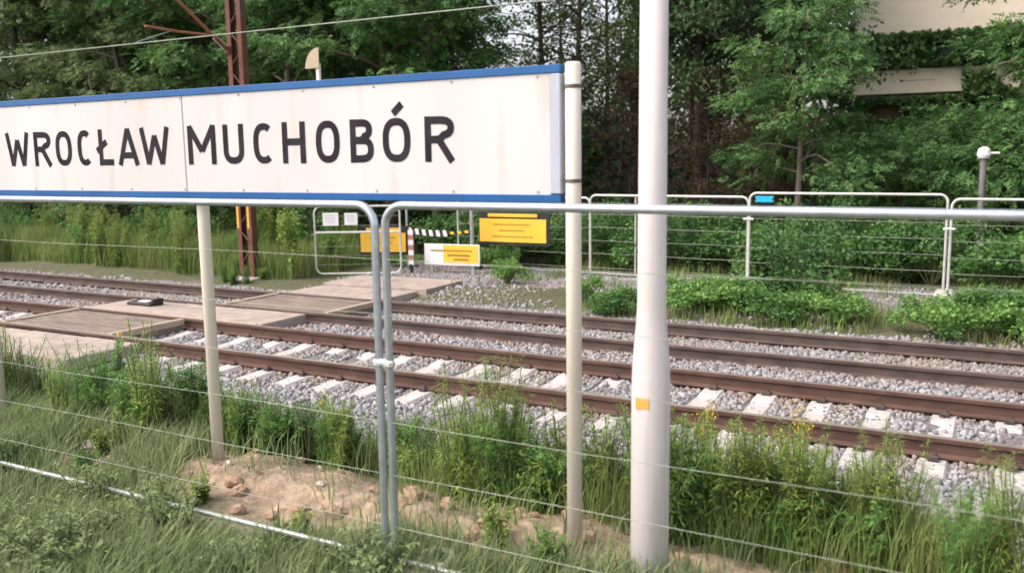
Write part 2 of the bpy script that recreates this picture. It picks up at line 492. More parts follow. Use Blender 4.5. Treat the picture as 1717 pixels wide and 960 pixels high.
# crossing path: concrete slabs in front of, between and behind the tracks
path = struct(thing('path', 'x', 'x'))
del path['label'], path['category']
def slab(x0, x1, y0, y1, z, t=0.16, mt='slab'):
    o = MB().box(((x0+x1)/2, (y0+y1)/2, z-t/2), (x1-x0, y1-y0, t), 0, 0.012).build('slab', M[mt], path)
    return o
for i, (a, b) in enumerate(((-14.15, -12.95), (-12.93, -11.72), (-11.70, -10.55))):
    slab(a, b, 7.25, 8.40, -0.03+0.008*i)
for i, (a, b) in enumerate(((-14.1, -12.72), (-12.70, -11.3), (-11.28, -9.95))):
    slab(a, b, 10.14, 11.18, -0.012+0.006*i)
for i, (a, b) in enumerate(((-12.05, -11.27), (-11.25, -10.5), (-10.48, -9.72))):
    slab(a, b, 12.92, 14.05, -0.01+0.005*i)
    slab(a-0.03*i, b+0.1*i, 14.07, 15.4, 0.035+0.005*i)
slab(-14.1, -10.0, 10.085, 10.135, 0.012, 0.2, 'beam')     # pale edging along the rail

# ------------------------------------------------------------------ the tracks
RAILZ = 0.01
def rail_profile(y, h=0.172):
    t = RAILZ
    p = [(-0.036, t-0.006), (-0.028, t), (0.028, t), (0.036, t-0.006), (0.036, t-0.040), (0.010, t-0.054), (0.009, t-h+0.030),
         (0.070, t-h+0.012), (0.070, t-h), (-0.070, t-h), (-0.070, t-h+0.012), (-0.009, t-h+0.030), (-0.010, t-0.054), (-0.036, t-0.040)]
    return [(y+a, b) for a, b in p]
def track(label, ys, rm, sleepers, x0=-60, x1=14):
    t = thing('railway_track', label, 'railway track')
    for y in ys:
        r = MB().prism(rail_profile(y), x0, x1).build('rail', M[rm], t)
        MB().prism([(y-0.027, RAILZ+0.0005), (y+0.027, RAILZ+0.0005), (y+0.022, RAILZ+0.003), (y-0.022, RAILZ+0.003)], x0+0.01, x1-0.01).build('running_surface', M['rail_top'], r)
    yc = sum(ys)/2
    if sleepers:
        prof = [(-1.30, -0.38), (1.30, -0.38), (1.30, -0.20), (1.27, -0.175), (0.97, -0.165), (0.55, -0.165), (0.35, -0.195), (-0.35, -0.195), (-0.55, -0.165), (-0.97, -0.165), (-1.27, -0.175), (-1.30, -0.20)]
        n = len(prof); v = []
        for sx, k in ((-0.15, 1), (-0.105, 0), (0.105, 0), (0.15, 1)):
            v += [(sx, a, b-(0.055 if (k and b > -0.3) else 0)) for a, b in prof]
        f = [tuple(range(n-1, -1, -1)), tuple(range(3*n, 4*n))]
        for q in range(3): f += [(q*n+i, q*n+n+i, q*n+n+(i+1) % n, q*n+(i+1) % n) for i in range(n)]
        f = [tuple(reversed(q)) for q in f]
        sm = mesh_data('sleeper', v, f, M['sleeper'])
        cm = MB()
        for y in ys:
            for s in (-1, 1):
                cm.box((0, y-yc+s*0.105, -0.145), (0.10, 0.07, 0.045), 0, 0.008)
                cm.tube([(0.02, y-yc+s*0.10, -0.15), (0.02, y-yc+s*0.10, -0.10)], 0.014, 6)
        cme = mesh_data('rail_clip', np.concatenate(cm.v), cm.f, M['clip'])
        x = -2.796
        xs = np.arange(x-0.6*28, 1.2, 0.6)
        for x in xs:
            o = link('sleeper', sm, t); o.location = (x+random.uniform(-.012, .012), yc+random.uniform(-.02, .02), random.uniform(-.012, .006)); o.rotation_euler = (0, 0, random.uniform(-.012, .012))
            c = stuff(link('rail_clip', cme, o))
            c.location = (0, 0, -o.location.z)
    return t
track('near railway track with rusty rails on pale concrete sleepers', (8.522, 10.022), 'rail_rust', True)
track('far railway track with dark brown rails sunk in the ballast', (11.305, 12.805), 'rail_dark', False)

# board crossings between the rails
def deck(label, x0, x1, y0, y1, n):
    t = thing('crossing_deck', label, 'level crossing')
    w = (y1-y0)/n
    for i in range(n):
        a = x0+0.02+random.uniform(0, .03); b = x1-0.02-random.uniform(0, .03)
        MB().box(((a+b)/2, y0+w*(i+0.5), -0.055+random.uniform(-.008, .008)), (b-a, w-0.018, 0.09), random.uniform(-.003, .003), 0.008).build('plank', M['plank'], t)
    for x in (x0-0.05, x1+0.05):
        MB().box((x, (y0+y1)/2, -0.035), (0.10, y1-y0+0.06, 0.10), 0, 0.01).build('end_beam', M['beam'], t)
        MB().box((x, (y0+y1)/2, -0.145), (0.07, y1-y0+0.02, 0.11)).build('bearer', M['plank'], t)
    return t
d = deck('weathered timber board crossing laid between the near rails', -13.95, -11.5, 8.62, 9.92, 6)
MB().box((-11.40, 8.72, -0.10), (0.08, 0.09, 0.20), 0, 0.01).build('yellow_block', M['yellow_paint'], d)
deck('dark timber board crossing laid between the far rails', -11.95, -9.75, 11.40, 12.70, 6)

# track magnet beside the far track
t = thing('track_magnet', 'black track magnet box with white patch beside the far track', 'track magnet', (-13.35, 10.80, -0.1))
MB().box((0, 0, 0.07), (0.62, 0.30, 0.16), 0, 0.02).build('housing', M['black'], t)
MB().box((0.05, -0.02, 0.157), (0.24, 0.16, 0.012), 0, 0.003).build('white_patch', M['paper'], t)
MB().box((0.30, 0.02, 0.16), (0.07, 0.22, 0.10), 0, 0.01).build('bracket', M['black'], t)
MB().tube([(-0.3, 0.05, 0.06), (-0.5, 0.1, 0.05), (-0.75, 0.02, 0.03)], 0.018, 6).build('cable', M['black'], t)

# ballast stones
def stones(n, region, keep, smin, smax, seed):
    rg = np.random.default_rng(seed)
    x = rg.uniform(region[0], region[1], n); y = rg.uniform(region[2], region[3], n)
    k = keep(x, y, rg); x, y = x[k], y[k]; n = len(x)
    base = np.array([(a, b, c) for c in (-1, 1) for a, b in ((-1, -1), (1, -1), (1, 1), (-1, 1))], float)
    s = rg.uniform(smin, smax, n)*rg.choice([0.75, 1, 1, 1.25], n)
    v = base[None]*rg.uniform(0.45, 1.15, (n, 8, 3))*(s[:, None]*rg.uniform(0.6, 1.1, (n, 3)))[:, None, :]
    q = rg.normal(size=(n, 4)); q /= np.linalg.norm(q, axis=1)[:, None]
    w, a, b, c = q.T
    Rm = np.stack([np.stack([1-2*(b*b+c*c), 2*(a*b-c*w), 2*(a*c+b*w)], -1), np.stack([2*(a*b+c*w), 1-2*(a*a+c*c), 2*(b*c-a*w)], -1), np.stack([2*(a*c-b*w), 2*(b*c+a*w), 1-2*(a*a+b*b)], -1)], 1)
    v = np.einsum('nij,nkj->nki', Rm, v)
    v += np.stack([x, y, height(x, y)+s*0.25], -1)[:, None, :]
    f = np.array([(3, 2, 1, 0), (4, 5, 6, 7), (0, 1, 5, 4), (1, 2, 6, 5), (2, 3, 7, 6), (3, 0, 4, 7)])
    return v.reshape(-1, 3), (f[None]+8*np.arange(n)[:, None, None]).reshape(-1, 4)
def on_path(x, y):
    return ((x > -14.2) & (x < -10.5) & (y > 7.2) & (y < 8.45)) | ((x > -14.15) & (x < -11.4) & (y > 8.4) & (y < 10.1)) | ((x > -14.15) & (x < -9.9) & (y > 10) & (y < 11.25)) | \
           ((x > -12.1) & (x < -9.6) & (y > 11.2) & (y < 15.3))
def keep_b(x, y, rg):
    front = 6.25+0.9*(fbm(x*0.9, x*0+1, 41)-0.5)-1.1*sstep(-1.6, 0.2, x)
    ok = (y > front) & (y < 13.75+0.3*(fbm(x*2, y, 43)-0.5))
    ok &= ~on_path(x, y)
    px = (x+2.796)/0.6; on_sl = (np.abs(px-np.round(px)) < 0.24) & (y > 7.98) & (y < 10.56) & (x < 1.3) & (x > -19.6)
    ok &= ~(on_sl & (rg.random(len(x)) < 0.93))
    return ok
v1, f1 = stones(85000, (-16.5, 2.2, 5.0, 14), keep_b, 0.016, 0.031, 1)
v2, f2 = stones(9000, (-32, -16.5, 6.5, 14), keep_b, 0.025, 0.042, 2)
v3, f3 = stones(11000, (-12.5, 3, 13.6, 18.3), lambda x, y, rg: (~on_path(x, y)) & (rg.random(len(x)) < sstep(0.35, 0.62, fbm(x*0.7, y*1.1, 47)+0.25*((y > 15.4) & (y < 18)))), 0.014, 0.028, 3)
vv = np.concatenate([v1, v2, v3]); ff = np.concatenate([f1, f2+len(v1), f3+len(v1)+len(v2)])
stuff(link('ballast_stones', index_data('ballast_stones', vv, ff, M['stone'])), 'grey crushed stone ballast spread under and between the tracks', 'ballast')

# ------------------------------------------------------------------ station name board
SY = 4.47
sg = thing('station_sign', 'long white station name board with blue stripes reading WROCŁAW MUCHOBÓR', 'station sign', (-4.75, SY, 0.2))
SX, SZ = 4.75, -0.2
def at_sign(mb_name, mt, c, dd, ch=0.0, parent=None):
    o = MB().box((c[0]+SX, c[1], c[2]+SZ), dd, 0, ch).build(mb_name, M[mt], parent or sg)
    return o
Z0, Z1 = 2.255, 2.985
at_sign('panel', 'sign_white', ((-7.36-4.985)/2, 0, (Z0+Z1)/2), (2.375, 0.05, Z1-Z0-0.01), 0.004)
at_sign('panel', 'sign_white', ((-4.98-2.17)/2, 0.0005, (Z0+Z1)/2), (2.81, 0.05, Z1-Z0-0.01), 0.004)
at_sign('blue_stripe', 'sign_blue', ((-7.36-2.11)/2, -0.002, Z1-0.018), (5.25, 0.062, 0.044), 0.003)
at_sign('blue_stripe', 'sign_blue', ((-7.36-2.11)/2, -0.002, Z0+0.018), (5.25, 0.062, 0.044), 0.003)
at_sign('end_frame', 'sign_edge', (-2.138, -0.004, (Z0+Z1)/2), (0.06, 0.064, Z1-Z0-0.09), 0.004)

def stroke(pts, w, closed=False):
    """flat band following a 2D polyline; returns vertices and quads in (x, z)"""
    P = [np.array(p, float) for p in pts]; n = len(P); L, Rr = [], []
    for i in range(n):
        a = P[i-1] if (i > 0 or closed) else None; b = P[(i+1) % n] if (i < n-1 or closed) else None
        ds = [q/np.linalg.norm(q) for q in ((P[i]-a) if a is not None else None, (b-P[i]) if b is not None else None) if q is not None]
        ns = [np.array((-q[1], q[0])) for q in ds]
        nn = sum(ns); nn = nn/np.linalg.norm(nn)
        k = min(1/max(nn.dot(ns[0]), 0.4), 2.0)
        L.append(P[i]+nn*w/2*k); Rr.append(P[i]-nn*w/2*k)
    m_ = n if closed else n-1
    return L+Rr, [(i, n+i, n+(i+1) % n, (i+1) % n) for i in range(m_)]
def arc(cx, cz, rx, rz, a0, a1, n=14, p=2.5):
    out = []
    for i in range(n+1):
        a = R(a0+(a1-a0)*i/n); c, s = math.cos(a), math.sin(a)
        out.append((cx+rx*math.copysign(abs(c)**(2/p), c), cz+rz*math.copysign(abs(s)**(2/p), s)))
    return out
def glyph(ch, w, t):
    """strokes of a letter in a box w wide and 1 high; t = stroke width (relative)"""
    h = t/2
    e = w-h
    if ch == 'W': return [([(h*.9, 1), (w*.27, 0.02)], 0), ([(w*.27, .02), (w*.5, .78)], 0), ([(w*.5, .78), (w*.73, .02)], 0), ([(w*.73, .02), (w-h*.9, 1)], 0)]
    if ch == 'R': return [([(h, 0), (h, 1)], 0), ([(h, 1-h), (w*.5, 1-h)]+arc(w*.5, .745, e-w*.5, .255-h, 90, -90, 10)[1:-1]+[(w*.5, .49), (h, .49)], 0), ([(w*.5, .47), (w-h*.7, 0)], 0)]
    if ch in 'OÓ':
        s = [(arc(w/2, .5, w/2-h, .5-h, 0, 360, 32)[:-1], 1)]
        if ch == 'Ó': s.append(([(w*.40, 1.09), (w*.72, 1.30)], 0))
        return s
    if ch == 'C': return [(arc(w/2+h*.2, .5, w/2-h, .5-h, 52, 308, 26), 0)]
    if ch == 'Ł': return [([(h+w*.12, 1), (h+w*.12, 0)], 0), ([(h+w*.12, h), (w, h)], 0), ([(0, .40), (w*.62, .66)], 0)]
    if ch == 'A': return [([(h*.8, 0), (w*.5, .99)], 0), ([(w*.5, .99), (w-h*.8, 0)], 0), ([(w*.2, .27), (w*.8, .27)], 0)]
    if ch == 'M': return [([(h, 0), (h, 1)], 0), ([(h*.9, .98), (w*.5, .34)], 0), ([(w*.5, .34), (w-h*.9, .98)], 0), ([(w-h, 0), (w-h, 1)], 0)]
    if ch == 'U': return [([(h, 1), (h, .36)]+arc(w/2, .36, w/2-h, .36-h, 180, 360, 14)[1:]+[(w-h, 1)], 0)]
    if ch == 'H': return [([(h, 0), (h, 1)], 0), ([(w-h, 0), (w-h, 1)], 0), ([(h, .52), (w-h, .52)], 0)]
    if ch == 'B':
        return [([(h, 0), (h, 1)], 0), ([(h, 1-h), (w*.5, 1-h)]+arc(w*.5, .755, e*.94-w*.5, .245-h, 90, -90, 10)[1:-1]+[(w*.5, .51), (h, .51)], 0),
                ([(h, .515), (w*.5, .515)]+arc(w*.5, .515/2+h/2, e-w*.5, (.515-h)/2, 90, -90, 10)[1:-1]+[(w*.5, h), (h, h)], 0)]
LET = [('W', -6.985, -6.690), ('R', -6.632, -6.425), ('O', -6.371, -6.180), ('C', -6.118, -5.950), ('Ł', -5.895, -5.716), ('A', -5.665, -5.445), ('W', -5.426, -5.125),
       ('M', -4.946, -4.680), ('U', -4.612, -4.424), ('C', -4.345, -4.160), ('H', -4.090, -3.895), ('O', -3.812, -3.620), ('B', -3.540, -3.360), ('Ó', -3.294, -3.090), ('R', -2.990, -2.785)]
LH, LZ, LT = 0.262, 2.480, 0.044
for ch, a, b in LET:
    V, F = [], []
    for pts, closed in glyph(ch, (b-a)/LH, LT/LH*1.05):
        v2d, fq = stroke(pts, LT/LH, bool(closed)); o0 = len(V); nq = len(v2d)
        zz = 0.0006*len(F) % 0.0011
        V += [(a+SX+p[0]*LH, -0.0268-zz, LZ+SZ+p[1]*LH) for p in v2d]
        F += [tuple(o0+i for i in q) for q in fq]
    mesh_obj('letter', V, F, M['letter'], sg)
for x in (-7.42, -4.95, -2.047):
    y = 0.0 if x != -4.95 else 0.078
    top = 2.985 if x != -4.95 else 2.9
    p = MB().tube([(x+SX, y, -0.4), (x+SX, y, top+SZ), (x+SX, y, top+0.012+SZ)], [0.043, 0.043, 0.036], 20).build('post', M['cream'], sg, True)
    for z in (2.87, 2.37):
        MB().tube([(x+SX, y, z-0.010+SZ), (x+SX, y, z+0.010+SZ)], 0.0455, 20).build('clamp_band', M['band_dark'], p)
        if x == -4.95: MB().box((x+SX, 0.032, z+SZ), (0.12, 0.014, 0.03)).build('bracket', M['galv_dull'], p)
for x in np.arange(-7.2, -2.2, 0.55):
    for z in (Z0+0.055, Z1-0.055):
        MB().tube([(x+SX, -0.024, z+SZ), (x+SX, -0.029, z+SZ)], 0.007, 8).build('rivet', M['galv_dull'], sg)
# added plate and stem shaped from a train-glass reflection behind the sign's top edge
rp = thing('marker_plate', 'rounded beige plate on pale stem rising behind the sign\'s top edge', 'plate', (-3.83, SY+0.05, 2.8))
MB().box((0, 0, 0.09), (0.028, 0.02, 0.42), 0, 0.003).build('stem', M['cream'], rp)
n_ = 14
pv = [(-0.09, -0.012, 0.27)]+[(-0.09+0.11*(1-math.cos(R(90*i/n_))), -0.012, 0.27+0.125*math.sin(R(90*i/n_))) for i in range(n_+1)]+[(0.02, -0.012, 0.27)]
nv = len(pv)
mesh_obj('plate', pv+[(a, b-0.006, c) for a, b, c in pv], [tuple(range(nv)), tuple(range(2*nv-1, nv-1, -1))]+[(i, nv+i, nv+(i+1) % nv, (i+1) % nv) for i in range(nv)], M['plate_tan'], rp)
# footing block beside the middle post
tag(MB().box((-5.07, 4.36, 0.20), (0.30, 0.24, 0.17), 0.25, 0.02).build('footing_block', M['rock']), 'pale concrete footing block at the foot of the sign\'s middle post', 'concrete block')

# white lamp pole beside the sign
lp = thing('lamp_pole', 'tall pale pole with thicker base standing right of the station sign', 'pole', (-1.50, 4.2, 0.1))
PX = lambda r, z: ((0, 0, z), r)
prof = [(-0.5, 0.098), (1.22, 0.097), (1.34, 0.094), (1.46, 0.086), (1.56, 0.077), (1.64, 0.072), (1.70, 0.071), (5.5, 0.060)]
MB().tube([(0, 0, z) for z, r in prof], [r for z, r in prof], 28).build('shaft', M['pole'], lp, True)
MB().box((-0.01, -0.0945, 1.185), (0.07, 0.006, 0.06), 0, 0.002).build('yellow_label', M['yellow_paint'], lp)
MB().tube([(0, 0, 5.4), (0, -0.3, 5.7), (0, -0.9, 5.8)], 0.03, 10).build('arm', M['pole'], lp)

# ------------------------------------------------------------------ temporary fence panels
def frame_path(w, h, r=0.13, n=6, foot=0.0):
    if foot:
        pts = [(w, 0, -foot)]
        for cx, cz, a0 in ((w-r, h-r, 0), (r, h-r, 90)):
            pts += [(cx+r*math.cos(R(a0+90*i/n)), 0, cz+r*math.sin(R(a0+90*i/n))) for i in range(n+1)]
        return pts+[(0, 0, -foot)]
    pts = []
    for cx, cz, a0 in ((w-r, r, -90), (w-r, h-r, 0), (r, h-r, 90), (r, r, 180)):
        pts += [(cx+r*math.cos(R(a0+90*i/n)), 0, cz+r*math.sin(R(a0+90*i/n))) for i in range(n+1)]
    return pts+[pts[0], pts[1]]
def fence_panel(label, x, y, z, w, h, rz, tube_r, wires, wire_r, mt, group=None, midbar=None, radius=0.13, cat='fence panel', verts=(), foot=0.12):
    t = thing('temporary_fence', label, cat, (x, y, z), rz, group)
    MB().tube(frame_path(w, h, radius, 6, foot), tube_r, 12, False).build('frame', M[mt], t, True)
    if foot: MB().tube([(0, 0, 0), (w, 0, 0)], tube_r*0.8, 10).build('bottom_rail', M['galv_dull'], t)
    for k, q in enumerate(wires):
        sag = 0.006*math.sin(k*2.3)
        MB().tube([(0.0, -tube_r*.7, q), (w*.3, -tube_r*.7, q+sag), (w*.7, -tube_r*.7, q-sag), (w, -tube_r*.7, q)], wire_r, 6).build('wire', M['wire'], t)
    for q in verts:
        MB().tube([(q, 0, 0.0), (q, 0, h)], tube_r*.8, 8).build('upright', M[mt], t)
    if midbar: MB().tube([(0, 0, midbar), (w, 0, midbar)], tube_r*1.2, 8).build('mid_rail', M[mt], t)
    return t
WZ = [0.19, 0.475, 0.76, 1.045, 1.33, 1.615]
fence_panel('nearest temporary fence panel, left one, in front of the station name board', -6.31, 3.7, 0.38, 3.50, 1.89, 0, 0.021, WZ, 0.0017, 'galv', radius=0.11)
fence_panel('nearest temporary fence panel, right one, its top tube crossing the pale pole', -2.745, 3.7, 0.38, 3.50, 1.89, 0, 0.021, WZ, 0.0017, 'galv', radius=0.11)
c = thing('pipe_clamp', 'pale clamp joining the two nearest fence panels', 'clamp', (-2.778, 3.7, 1.45))
MB().box((0, -0.004, 0), (0.125, 0.05, 0.045), 0, 0.012).build('band', M['galv_far'], c)
MB().tube([(0, -0.06, 0), (0, 0.05, 0)], 0.009, 6).build('bolt', M['galv'], c)
ft = thing('concrete_block', 'whitish concrete foot block under the joint of the nearest fence', 'concrete block', (-2.60, 3.72, 0.22))
MB().box((0, 0, 0.06), (0.24, 0.62, 0.14), 0.12, 0.03).build('block', M['rock'], ft)
MB().box((0, 0.16, 0.131), (0.10, 0.10, 0.012), 0.12).build('socket', M['black'], ft)

FW = [0.12, 0.42, 0.70, 0.98, 1.26, 1.5]
far_panels = [(-11.20, 17.95, 0.0, 3.45, 1.62, -0.05), (-7.72, 17.72, 0.02, 3.42, 1.66, -0.06), (-4.21, 17.22, 0.03, 3.40, 1.74, -0.028), (-0.74, 17.05, 0.0, 3.45, 1.70, 0.0), (2.75, 17.0, 0.0, 3.45, 1.70, 0.0)]
flab = ['far fence panel behind the yellow notice boards', 'far fence panel right of the yellow notices, partly behind the pale pole', 'raised far fence panel with the blue tag in its corner',
        'rightmost far fence panel, below the small white lamp', None]
for i, (x, y, z, w, h, a) in enumerate(far_panels[:4]):
    fence_panel(flab[i], x, y, z, w, h, a, 0.024, FW, 0.005, 'galv_far', 'far fence panels beyond the tracks', verts=(1.05,) if i == 1 else ())
for k, (x, y, lab) in enumerate(((-4.25, 17.35, 'concrete foot under the far fence joint left of the blue tag'), (-0.79, 17.1, 'concrete foot under the far fence joint on the right'))):
    o = tag(MB().box((x, y, 0.03), (0.3, 0.7, 0.16), 0, 0.03).build('concrete_block', M['concrete']), lab, 'concrete block', 'far fence feet')
    c = thing('pipe_clamp', ['bright clamp on the far fence joint by the blue tag', 'bright clamp on the far fence joint at the right'][k], 'clamp', (x+0.03, y-0.16, 1.28 if k == 0 else 1.20))
    MB().box((0, 0, 0), (0.19, 0.06, 0.035), 0, 0.01).build('band', M['lamp_white'], c)
    MB().tube([(0, -0.05, 0), (0, 0.05, 0)], 0.01, 6).build('bolt', M['galv'], c)
bt = thing('blue_tag', 'bright blue plastic tag on the far fence panel\'s corner', 'tag', (-3.93, 17.17, 1.66))
MB().box((0, 0, 0), (0.34, 0.012, 0.115), 0, 0.004).build('plate', M['cyan'], bt)
MB().box((-0.155, -0.008, 0), (0.02, 0.012, 0.03)).build('tie', M['black'], bt)
MB().box((0.155, -0.008, 0), (0.02, 0.012, 0.03)).build('tie', M['black'], bt)

# gate panel at the end of the crossing path, seen between the sign posts
ga = math.atan2(15.95-15.05, -11.45+13.1)
gate = fence_panel('pale framed gate panel with white papers at the end of the crossing path', -13.06, 15.07, 0.04, 1.85, 1.46, ga, 0.022, [0.2, 0.4, 0.6, 1.05, 1.25], 0.004, 'galv_far', midbar=0.90, radius=0.15, cat='gate', verts=(), foot=0.0)
def on_gate(u, z, off=-0.04):
    return (-13.06+u*math.cos(ga)-off*math.sin(ga), 15.07+u*math.sin(ga)+off*math.cos(ga), 0.04+z)
for k, (u, z, w, h, lab) in enumerate(((0.36, 1.19, 0.34, 0.28, 'left white paper notice on the gate panel'), (0.80, 1.19, 0.28, 0.26, 'right greyish white paper notice on the gate panel'))):
    p = thing('paper_notice', lab, 'notice', on_gate(u, z), ga)
    MB().box((0, 0, 0), (w, 0.006, h)).build('sheet', M['paper'], p)
    for j in range(4): MB().box((-0.02+0.01*j, -0.0045, h*.3-h*.18*j), (w*(.7-.07*j), 0.002, 0.012)).build('text_line', M['paper_ink'], p)
def board(label, x, y, z, w, h, rz, back=True, lines=3, strip=True, tilt=0.0):
    t = thing('warning_board', label, 'warning board', (x, y, z), rz)
    t.rotation_euler[1] = tilt
    if back: MB().box((0.02, 0.03, 0.04), (w+0.10, 0.03, h+0.22), 0, 0.004).build('backing', M['black'], t)
    MB().box((0, 0, 0), (w, 0.02, h), 0, 0.004).build('plate', M['yellow'], t)
    if strip: MB().box((0.0, 0.0, h/2+0.075), (w*.74, 0.022, 0.07), 0, 0.004).build('header_strip', M['yellow'], t)
    rg = random.Random(int(w*1000))
    for j in range(lines):
        zz = h*(0.26-0.26*j); ww = w*(0.56, 0.38, 0.60)[j % 3]
        xx = -ww/2
        while xx < ww/2:
            q = rg.uniform(0.018, 0.035)
            MB().box((xx, -0.0115, zz), (q, 0.003, 0.034)).build('letter_mark', M['ink'], t)
            xx += q+0.014
    return t
board('largest yellow warning board on black backing, three lines of writing', -9.22, 16.98, 0.94, 1.60, 0.50, 0.03)
board('yellow warning board with black top beside the gate, partly behind fence post', -12.08, 16.2, 0.66, 1.02, 0.43, 0.42, True, 2)
w3 = thing('notice_board', 'low tilted yellow and white notice board beside the path', 'notice board', (-10.47, 16.5, 0.42), 0.10)
MB().box((0, 0, 0), (1.34, 0.024, 0.46), 0, 0.004).build('plate', M['paper'], w3)
MB().box((0.22, -0.016, 0.02), (0.84, 0.008, 0.38)).build('yellow_field', M['yellow'], w3)
for j, (a, b, z) in enumerate(((-0.5, 0.5, 0.09), (-0.1, 0.45, -0.01), (0.05, 0.42, -0.1))):
    MB().box(((a+b)/2, -0.022, z), (b-a, 0.003, 0.045 if j else 0.03)).build('text_line', M['ink'], w3)
for s in (-0.5, 0.5): MB().box((s, 0.03, -0.3), (0.05, 0.04, 0.5)).build('leg', M['galv_dull'], w3)
# posts by the path and barrier tape
def slim_post(label, x, y, h, r, mt='galv_dull', name='steel_post'):
    t = thing(name, label, 'post', (x, y, 0))
    MB().tube([(0, 0, -0.2), (0, 0, h)], r, 10).build('shaft', M[mt], t)
    MB().box((0, 0, h+0.01), (r*2.4, r*2.4, 0.02)).build('cap', M[mt], t)
    return t
slim_post('grey steel post left of the striped barrier tape', -11.72, 16.62, 1.50, 0.03)
slim_post('grey steel post right of the striped barrier tape', -10.02, 16.62, 1.50, 0.045)
tp = thing('barrier_tape', 'black and white striped tape with yellow end between two posts', 'barrier tape', (-11.65, 16.55, 0.92))
for j in range(17):
    x0 = j*0.092; mtx = 'black' if j % 2 else ('paper' if j < 11 else 'yellow'); dz = 0.13 if j < 11 else 0.055
    sag = -0.05*math.sin(math.pi*j/16.); sag2 = -0.05*math.sin(math.pi*(j+1)/16.)
    v = [(x0+0.03, 0, sag-dz/2), (x0+0.122, 0, sag2-dz/2), (x0+0.092, 0, sag2+dz/2), (x0, 0, sag+dz/2)]
    v += [(a, b+0.004, cc) for a, b, cc in v]
    mesh_obj('stripe', v, [(0, 1, 2, 3), (7, 6, 5, 4), (0, 4, 5, 1), (1, 5, 6, 2), (2, 6, 7, 3), (3, 7, 4, 0)], M[mtx], tp)
bp_ = thing('barrier_post', 'red and white striped barrier board standing by the path', 'barrier board', (-11.30, 16.15, 0.0))
for j in range(7):
    MB().box((0, 0, 0.25+0.11*j), (0.13, 0.03, 0.108), 0, 0.003).build('stripe', M['red' if j % 2 else 'paper'], bp_)
MB().box((0, 0, 0.10), (0.05, 0.05, 0.24)).build('foot', M['black'], bp_)

# ------------------------------------------------------------------ overhead line mast
ms = thing('overhead_line_mast', 'rusty brown lattice mast with yellow stripes carrying the overhead wire', 'mast', (-14.42, 14.45, -0.1))
for s in (-1, 1):
    x = s*0.2
    cp = [(x+s*.011, -.081), (x+s*.011, .081), (x-s*.105, .081), (x-s*.105, .069), (x-s*.011, .069), (x-s*.011, -.069), (x-s*.105, -.069), (x-s*.105, -.081)]
    leg = mesh_obj('leg', [(a, b, -.1) for a, b in cp]+[(a, b, 8.3) for a, b in cp], [tuple(range(8)), tuple(range(15, 7, -1))]+[(i, (i+1) % 8, 8+(i+1) % 8, 8+i) for i in range(8)], M['mast'], ms)
    MB().box((x-s*0.047-(0.03 if s > 0 else 0.025), -0.084, 1.46), (0.062, 0.010, 0.62)).build('yellow_stripe', M['yellow_paint'], leg)
zz, sgn = 0.35, 1
while zz < 8:
    MB().tube([(-0.19*sgn, -0.06, zz), (0.19*sgn, -0.06, zz+0.38)], 0.016, 6).build('lacing_bar', M['mast'], ms)
    zz += 0.42; sgn = -sgn
MB().box((0, 0, -0.04), (0.62, 0.5, 0.26), 0, 0.03).build('foundation', M['concrete'], ms)
MB().tube([(-0.18, -0.1, 4.93), (-0.2, -1.35, 5.78), (-0.2, -2.3, 6.4)], 0.034, 10).build('strut', M['mast_orange'], ms)
MB().tube([(-0.22, -0.55, 5.19), (-0.24, -1.35, 5.17), (-0.26, -2.12, 5.19)], 0.024, 10).build('registration_arm', M['mast_orange'], ms)
MB().tube([(-0.24, -1.5, 5.17), (-0.26, -2.3, 4.88), (-0.26, -2.38, 4.83)], 0.011, 8).build('steady_arm', M['galv_dull'], ms)
ins = MB()
for k in range(6): ins.tube([(-0.185-.001*k, -0.16-0.05*k, 4.97+0.034*k), (-0.186-.001*k, -0.175-0.05*k, 4.98+0.034*k)], 0.06, 12)
ins.build('insulator', M['insul'], ms)
MB().box((-0.19, -0.09, 4.93), (0.14, 0.06, 0.16), 0, 0.01).build('bracket', M['mast'], ms)
for (y, z0, sagk, rr, lab) in ((12.05, 4.73, 0.0, 0.011, 'lower contact wire strung over the far track'), (12.05, 6.3, 0.55, 0.010, 'upper carrier wire high over the far track')):
    pts = []
    for k in range(41):
        x = -60+80*k/40; u = (x+14.6)/30
        pts.append((x, y, z0-sagk*(1-(2*abs(u-round(u)))**1)*0.5 if sagk else z0))
    tag(MB().tube(pts, rr, 8).build('overhead_wire', M['catenary']), lab, 'wire')

# small white lamp among the bushes
ll = thing('park_lamp', 'small white capped lamp on a dark post behind the right far fence', 'lamp', (-0.36, 20, 0.0))
MB().tube([(0, 0, -0.1), (0, 0, 2.36)], 0.06, 14).build('post', M['lamp_post'], ll)
MB().tube([(0, 0, 2.36), (0, 0, 2.42), (0, 0, 2.54), (0, 0, 2.58)], [0.10, 0.125, 0.105, 0.04], 18).build('cap', M['lamp_white'], ll)
MB().box((0.19, 0, 2.46), (0.18, 0.04, 0.04), 0, 0.01).build('arm', M['lamp_white'], ll)

